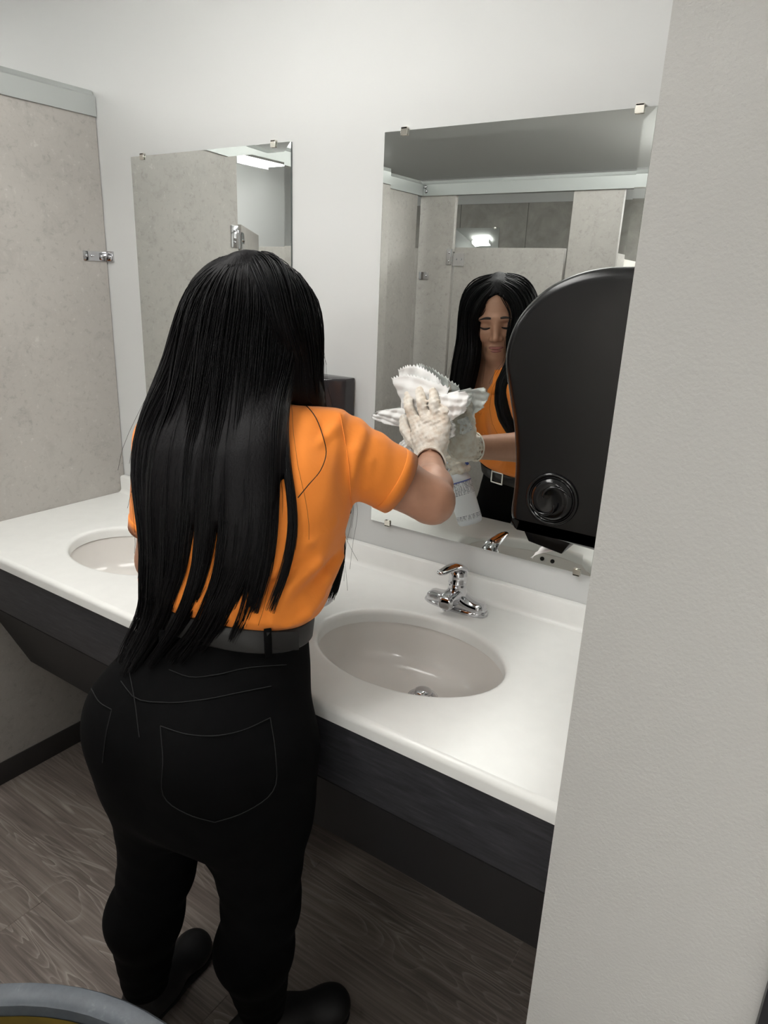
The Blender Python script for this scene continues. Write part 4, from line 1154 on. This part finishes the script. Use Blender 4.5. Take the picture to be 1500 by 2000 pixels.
def plane_ring(t, grow, n=96, f=None):
    """closed ring at height t over the belt plane, where the torso loft grown by `grow` is cut"""
    f = f or (lambda P, g: f_loft(P, TORSO, g))
    ph = np.linspace(0, 2 * math.pi, n, endpoint=False); lo = np.full(n, .03); hi = np.full(n, .30)
    def pt(r):
        x = BELT[0] + r * np.cos(ph); y = BELT[1] + r * np.sin(ph)
        z = BELT[2] + t - ((x - BELT[0]) * BELT_N[0] + (y - BELT[1]) * BELT_N[1]) / BELT_N[2]
        return x, y, z
    for _ in range(40):
        m = (lo + hi) / 2; d = f(list(pt(m)), grow); lo = np.where(d < 0, m, lo); hi = np.where(d < 0, hi, m)
    return np.stack(pt((lo + hi) / 2), 1)
def belt_ring():
    rs = [plane_ring(t, g) for t, g in ((-.012, .0085), (-.013, .0115), (-.011, .0128), (.021, .0128), (.023, .0115), (.022, .0085))]
    n = len(rs[0]); V = np.concatenate(rs); Q = []
    for i in range(len(rs)):
        k = (i + 1) % len(rs)
        for j in range(n): Q.append((i * n + j, i * n + (j + 1) % n, k * n + (j + 1) % n, k * n + j))
    return V, np.array(Q)
V, Q = belt_ring(); belt = np_mesh('belt', V, Q, 'belt_leather', person); belt['label'] = 'matt black leather belt'
fj = lambda P: np.minimum(f_jeans(P), f_loft(P, TORSO, .0128))
def surf(uv, off=.001, f=None):
    D, t, bd = march(np.array(uv, float), f or f_jeans, 70); P = CL[None] + D * (t - off)[:, None]; return P
def px_path(pts, n=18):
    a = np.array(pts, float); s = np.r_[0, np.cumsum(np.linalg.norm(np.diff(a, axis=0), axis=1))]; _, v = catmull(s, a, n); return v
for nm, pts in (('pocket_stitching', [(313, 1418), (360, 1433), (420, 1437), (475, 1426), (528, 1402)]), ('pocket_stitching', [(528, 1402), (538, 1470), (536, 1540), (470, 1590), (420, 1606)]), ('pocket_stitching', [(313, 1418), (318, 1480), (322, 1560), (370, 1592), (420, 1606)]),
                ('pocket_stitching', [(178, 1345), (195, 1372), (218, 1386)]), ('pocket_stitching', [(218, 1386), (206, 1440), (200, 1490)]),
                ('yoke_seam', [(236, 1330), (262, 1362), (320, 1372), (400, 1366), (470, 1352), (530, 1340)]), ('yoke_seam', [(330, 1308), (370, 1322), (420, 1318), (480, 1305), (560, 1298)]), ('centre_seam', [(250, 1300), (262, 1362), (272, 1440)])):
    uv = px_path(pts); P = surf(uv, .0012); Vv, Qq = strands_mesh(P[None], np.full((1, len(P)), .0008), 5); np_mesh(nm, Vv, Qq, 'denim_stitch', jeans)
# belt loops
def loop_at(u, v):
    P = surf([(u, v)], 0, fj)[0]; e = .002
    g = unit([float(fj([np.array([P[0] + e * (i == 0)]), np.array([P[1] + e * (i == 1)]), np.array([P[2] + e * (i == 2)])])[0]) for i in range(3)] - fj([np.array([P[0]]), np.array([P[1]]), np.array([P[2]])])[0])
    g = unit(g * A3(1, 1, .2)); r = unit(np.cross(g, (0, 0, 1))); u_ = np.cross(r, g)
    m = MB(); c = P + g * .0015
    prof = [(-.026, -.001), (-.024, .0025), (.024, .0025), (.026, -.001)]
    m.rings([[c + r * w + u_ * a + g * b for a, b in prof] for w in (-.006, .006)])
    o = m.obj('belt_loop', 'black_denim', None, False, .0008, 1); o.parent = jeans
for uv in ((523, 1256), (318, 1258)): loop_at(*uv)
# free end of the belt at her right side
P = surf([(520, 1254), (545, 1253), (566, 1252)], .004, fj); P = np.vstack([P, P[-1] + (P[-1] - P[-2]) * .8])
rs = [[p + A3(0, 0, z) + CR * o for z, o in ((-.017, 0), (.017, 0), (.017, .0015), (-.017, .0015))] for p in P]
o = MB().rings(rs).obj('belt_tail', 'belt_leather', None, False, .0006, 1); o.parent = belt
def shirt_pts(P):
    d = f_shirt(P)
    for pts, r in FOLDS:
        for i in range(len(pts) - 1): d = smin(d, f_cone(P, pts[i], pts[i + 1], r, r), .010)
    return d
# sleeve hems
def hem(sh, el, r0, r1, off0, slv, name='sleeve_hem'):
    ax = slv[1]; L = np.linalg.norm(el - sh); a = unit(np.cross(ax, (0.2, .4, .9))); b = np.cross(ax, a)
    rings = []
    for back, g in ((.0, -.010), (-.0006, .0006), (.0006, .0012), (-.022, .0012), (-.0232, .0004), (-.024, -.004)):
        c = slv[0] + ax * back; t = ((c - sh) @ ax + off0 * L) / (L * (1 + off0)); r = r0 + (r1 - r0) * t + g
        rings.append([c + (a * math.cos(q) + b * math.sin(q)) * r for q in [2 * math.pi * k / 40 for k in range(40)]])
    o = MB().rings(rings, False, False).obj(name, 'orange_knit', None, True); o.parent = shirt
hem(SH_R, EL_R, .067, .057, .05, SLV_R); hem(SH_L, EL_L, .070, .056, 0, SLV_L)
for tr in ([(664, 806), (672, 850), (680, 900), (684, 950), (687, 992)],):
    P = surf(px_path(tr), .0006, shirt_pts); Vv, Qq = strands_mesh(P[None], np.full((1, len(P)), .0009), 5); np_mesh('armhole_seam', Vv, Qq, 'orange_knit', shirt)
# collar, placket and buttons
th = math.radians(-17); TR_, TF_ = A3(math.cos(th), -math.sin(th), 0), A3(math.sin(th), math.cos(th), 0)
def collar():
    n = 44; rows = []
    prof = [(-.004, -.012), (-.002, .004), (.000, .020), (.004, .027), (.010, .026), (.018, .014), (.026, -.002), (.032, -.014)]
    for k in range(n + 1):
        a = math.radians(36 + 288 * k / n); fr = max(0, math.cos(a)) ** 2
        c = A3(.518, -.536, 1.362) - A3(0, 0, .050) * (math.cos(a) * .5 + .5) + TF_ * .006
        d = TR_ * math.sin(a) + TF_ * math.cos(a)
        end = math.exp(-((min(k, n - k)) / 4.0) ** 2)
        rows.append([c + d * ((.062 + .016 * fr) + o * (1 + .7 * fr)) + A3(0, 0, z * (1 + (.9 * fr if z < 0 else 0))) + (TF_ * .004 - A3(0, 0, .016)) * end * (i > 4) * (i - 4) / 3 for i, (o, z) in enumerate(prof)])
    m = MB(); m.rings(rows, False, False, False); o = m.obj('collar', 'orange_knit', None, True); o.parent = shirt
    mo = o.modifiers.new('thick', 'SOLIDIFY'); mo.thickness = .0025; mo.offset = 0
collar()
def chest(u, z, off=.0):
    c = A3(.530, -.552, z) + TR_ * u; P = c + TF_ * .30; P = P[None].copy()
    for _ in range(60):
        d = f_shirt([P[:, 0], P[:, 1], P[:, 2]]); P = P - TF_[None] * (d * .7)[:, None]
    return P[0] + TF_ * off
rows = [[chest(u, z, .0028 if abs(u) < .013 else -.001) for u in (-.0155, -.0125, 0, .0125, .0155)] for z in np.linspace(1.245, 1.085, 10)]
m = MB(); m.rings(rows, False, False, False); o = m.obj('placket', 'orange_knit', None, True); o.parent = shirt
for z in (1.215, 1.150):
    p = chest(0, z, .0028); o = MB().tube([p, p + TF_ * .0022], [.0055, .0050], 12).obj('button', 'orange_knit', None, True); o.parent = shirt
p = plane_ring(.005, .0145, 96)
bk = p[np.argmax(p @ TF_)]
m = MB()
for dx, dz, w, h in ((0, .017, .022, .0025), (0, -.017, .022, .0025), (-.022, 0, .0025, .019), (.022, 0, .0025, .019)):
    c = bk + TR_ * dx + A3(0, 0, dz) + TF_ * .002
    vs = [c + TR_ * (sx * w) + A3(0, 0, sz * h) + TF_ * (sy * .002) for sz in (-1, 1) for sx, sy in ((-1, -1), (1, -1), (1, 1), (-1, 1))]
    m.add(vs, [(0, 3, 2, 1), (4, 5, 6, 7), (0, 1, 5, 4), (1, 2, 6, 5), (2, 3, 7, 6), (3, 0, 4, 7)])
o = m.obj('belt_buckle', 'buckle', None, False, .0008, 1); o.parent = belt
# shoes
def f_shoe(P, heel, toe, an):
    h, t = A3(*heel, 0), A3(*toe, 0); ax = unit(t - h); L = np.linalg.norm(t - h)
    d = f_cone(P, h + A3(0, 0, .042), h + ax * L * .45 + A3(0, 0, .048), .036, .040)
    d = smin(d, f_cone(P, h + ax * L * .45 + A3(0, 0, .046), t + A3(0, 0, .034), .042, .034), .03)
    d = smin(d, f_ell(P, t + ax * -.012 + A3(0, 0, .030), (.046, .046, .034)), .02)
    d = smin(d, f_cone(P, an + A3(0, 0, -.03), an + A3(0, 0, .035), .044, .044), .03)
    d = np.maximum(d, P[2] - .118)
    return smax(d, .012 - P[2], .004)
def f_sole(P, heel, toe):
    h, t = A3(*heel, .0), A3(*toe, .0); Q = [P[0], P[1], P[2] * 0]
    ax = unit(t - h); L = np.linalg.norm(t - h)
    d = smin(f_cone(Q, h, h + ax * L * .5, .037, .036), f_cone(Q, h + ax * L * .5, t + ax * -.01, .036, .047), .02)
    return np.maximum(d, np.maximum(P[2] - .016, .001 - P[2]))
for heel, toe, an in FEET:
    lo = np.minimum(A3(*heel, 0), A3(*toe, 0)) - A3(.08, .08, .008); hi = np.maximum(A3(*heel, 0), A3(*toe, 0)) + A3(.08, .08, .135)
    V, Q = polygonize(lambda P: f_shoe(P, heel, toe, an), lo, hi, .005, 2); sh_ = np_mesh('shoe', V, Q, 'shoe_leather', person); sh_['label'] = 'plain black ankle shoe'
    V, Q = polygonize(lambda P: f_sole(P, heel, toe), lo, hi, .004, 1); np_mesh('sole', V, Q, 'shoe_sole', sh_)
# gloves
for W, E_, hf, pts in ((WR_R, EL_R, hand_R, fingers_R()), (WR_L, EL_L, hand_L, fingers_L())):
    allp = np.array([q for c in pts[0] for q in c[0]] + [W, W + unit(E_ - W) * .05]); lo, hi = allp.min(0) - .05, allp.max(0) + .05
    V, Q = polygonize(lambda P: glove_f(P, hf, W, E_), lo, hi, .0030, 2); g = np_mesh('glove', V, Q, 'latex', person); g['label'] = 'off-white latex glove'
    ax = unit(E_ - W); a = unit(np.cross(ax, (0, 0, 1))); b = np.cross(ax, a); c = W + ax * .040
    ring = [c + (a * math.cos(q) + b * math.sin(q)) * (.0345 + .001 * math.sin(3 * q)) + ax * .002 * math.sin(2 * q + 1) for q in np.linspace(0, 2 * math.pi, 41)]
    o = MB().tube(ring, .0022, 8).obj('cuff_roll', 'latex', None, True); o.parent = g
# hair
V, Q = hair_mesh(); hair = np_mesh('hair', V, Q, 'hair_black', person); hair['label'] = 'straight black hair reaching below the waist'
V, Q = make_strands()
# one long loose hair curling over the right shoulder blade
uv = px_path([(588, 782), (612, 808), (630, 850), (637, 885), (628, 915), (600, 950), (582, 972)], 40); P = surf(uv, .006, shirt_pts)
V2, Q2 = strands_mesh(P[None], np.full((1, len(P)), .0008), 4); Q = np.concatenate([Q, Q2 + len(V)]); V = np.concatenate([V, V2])
hs = np_mesh('hair_strands', V, Q, 'hair_strand', hair); hs['kind'] = 'stuff'

# ------------------------------------------------------------------ things she holds
def towel_wad():
    t = tag(empty('paper_towel', tuple(_ray(840, 800, -.03))), 'crumpled white paper towels pressed against the mirror by the gloved hand', 'paper towel')
    def sheet(corners, serr, bulge, seed, n=30, mm=18):
        r_ = np.random.RandomState(seed); c = [np.array(_ray(*q)) for q in corners]      # root left, root right, tip right, tip left
        nn = unit(np.cross(c[1] - c[0], c[3] - c[0])); nn = nn if nn[1] < 0 else -nn
        vs = []
        ph = r_.uniform(0, 6, 8)
        for i in range(n + 1):
            u = i / n
            for j in range(mm + 1):
                w = j / mm
                p = (c[0] * (1 - u) + c[1] * u) * (1 - w) + (c[3] * (1 - u) + c[2] * u) * w
                edge = (c[3] - c[0]) * (1 - u) + (c[2] - c[1]) * u
                p = p + edge * .22 * math.sin(math.pi * u) * w ** 2
                if serr and j == mm: p = p - unit(edge) * (.0042 if i % 2 else -.0015)
                h = bulge * math.sin(math.pi * u) * math.sin(math.pi * min(1, w * .8 + .1)) + .0035 * math.sin(u * 9 + ph[0] + w * 3) * math.sin(w * 7 + ph[1]) + .0022 * math.sin(u * 19 + ph[2] - w * 8) + .0016 * math.sin(w * 23 + ph[3] + u * 6)
                q = p + nn * h; q[1] = min(q[1], -.0105); vs.append(q)
        k = mm + 1
        fs = [(i * k + j, (i + 1) * k + j, (i + 1) * k + j + 1, i * k + j + 1) for i in range(n) for j in range(mm)]
        o = MB().add(vs, fs).obj('sheet', 'paper', t, True)
        mo = o.modifiers.new('thick', 'SOLIDIFY'); mo.thickness = .0009
    sheet([(792, 806, -.040), (868, 804, -.040), (876, 756, -.034), (764, 738, -.034)], True, .016, 1)
    sheet([(786, 812, -.028), (862, 806, -.028), (862, 742, -.022), (778, 722, -.022)], True, .008, 2)
    sheet([(858, 772, -.058), (872, 828, -.060), (906, 806, -.056), (910, 764, -.050)], True, .010, 3)
    sheet([(866, 770, -.030), (872, 820, -.034), (894, 795, -.036), (898, 762, -.030)], True, .012, 7)
    sheet([(794, 838, -.034), (794, 796, -.034), (741, 802, -.018), (736, 822, -.018)], True, .005, 4)
    sheet([(866, 828, -.040), (868, 860, -.046), (888, 852, -.046), (884, 822, -.040)], True, .006, 5)
    sheet([(800, 850, -.040), (808, 884, -.052), (782, 888, -.050), (780, 866, -.040)], False, .006, 6)
    sheet([(800, 824, -.022), (868, 824, -.022), (864, 800, -.016), (800, 800, -.016)], False, .004, 8)
towel_wad()
def spray_bottle():
    z = Vector(BA); x = Vector((1, 0, 0)); x = (x - z * x.dot(z)).normalized(); y = z.cross(x)
    t = empty('spray_bottle', tuple(BOT_BOT)); t.matrix_world = Matrix(((x.x, y.x, z.x, BOT_BOT[0]), (x.y, y.y, z.y, BOT_BOT[1]), (x.z, y.z, z.z, BOT_BOT[2]), (0, 0, 0, 1)))
    tag(t, 'white spray bottle with printed label held over the counter, seen in the mirror', 'spray bottle')
    def par(o): o.parent = t; return o
    par(MB().lathe([(.001, .003), (.030, .002), (.034, .005), (.0365, .012), (.0365, .128), (.0355, .140), (.031, .155), (.024, .168), (.0155, .178), (.0145, .196)], (0, 0, 0), 40, cap0=True).obj('body', 'bottle_plastic', None, True))
    par(MB().lathe([(.0368, .018), (.0368, .128)], (0, 0, 0), 40).obj('label', 'bottle_label', None, True))
    par(MB().lathe([(.0370, .1285), (.0370, .1315)], (0, 0, 0), 40).obj('label_line', 'label_blue', None, True))
    par(MB().lathe([(.018, .190), (.019, .193), (.019, .212), (.017, .215)], (0, 0, 0), 24, cap0=True, cap1=True).obj('collar', 'bottle_plastic', None, True))
    hd = par(MB().rings([[(a, yy * .8, zz) for yy, zz in ((-.013, .214), (.013, .214), (.013, .246), (.008, .252), (-.008, .252), (-.013, .246))] for a in (-.030, .045)]).obj('spray_head', 'bottle_plastic', None, False, .003))
    par(MB().tube([(.045, 0, .240), (.055, 0, .240)], .007, 14).obj('nozzle', 'bottle_plastic', None))
    par(MB().tube([(.032, 0, .222), (.042, 0, .205), (.040, 0, .185), (.046, 0, .172)], [.005, .0055, .005, .004], 10, upv=(0, 1, 0)).obj('trigger', 'label_blue', None, True))
spray_bottle()
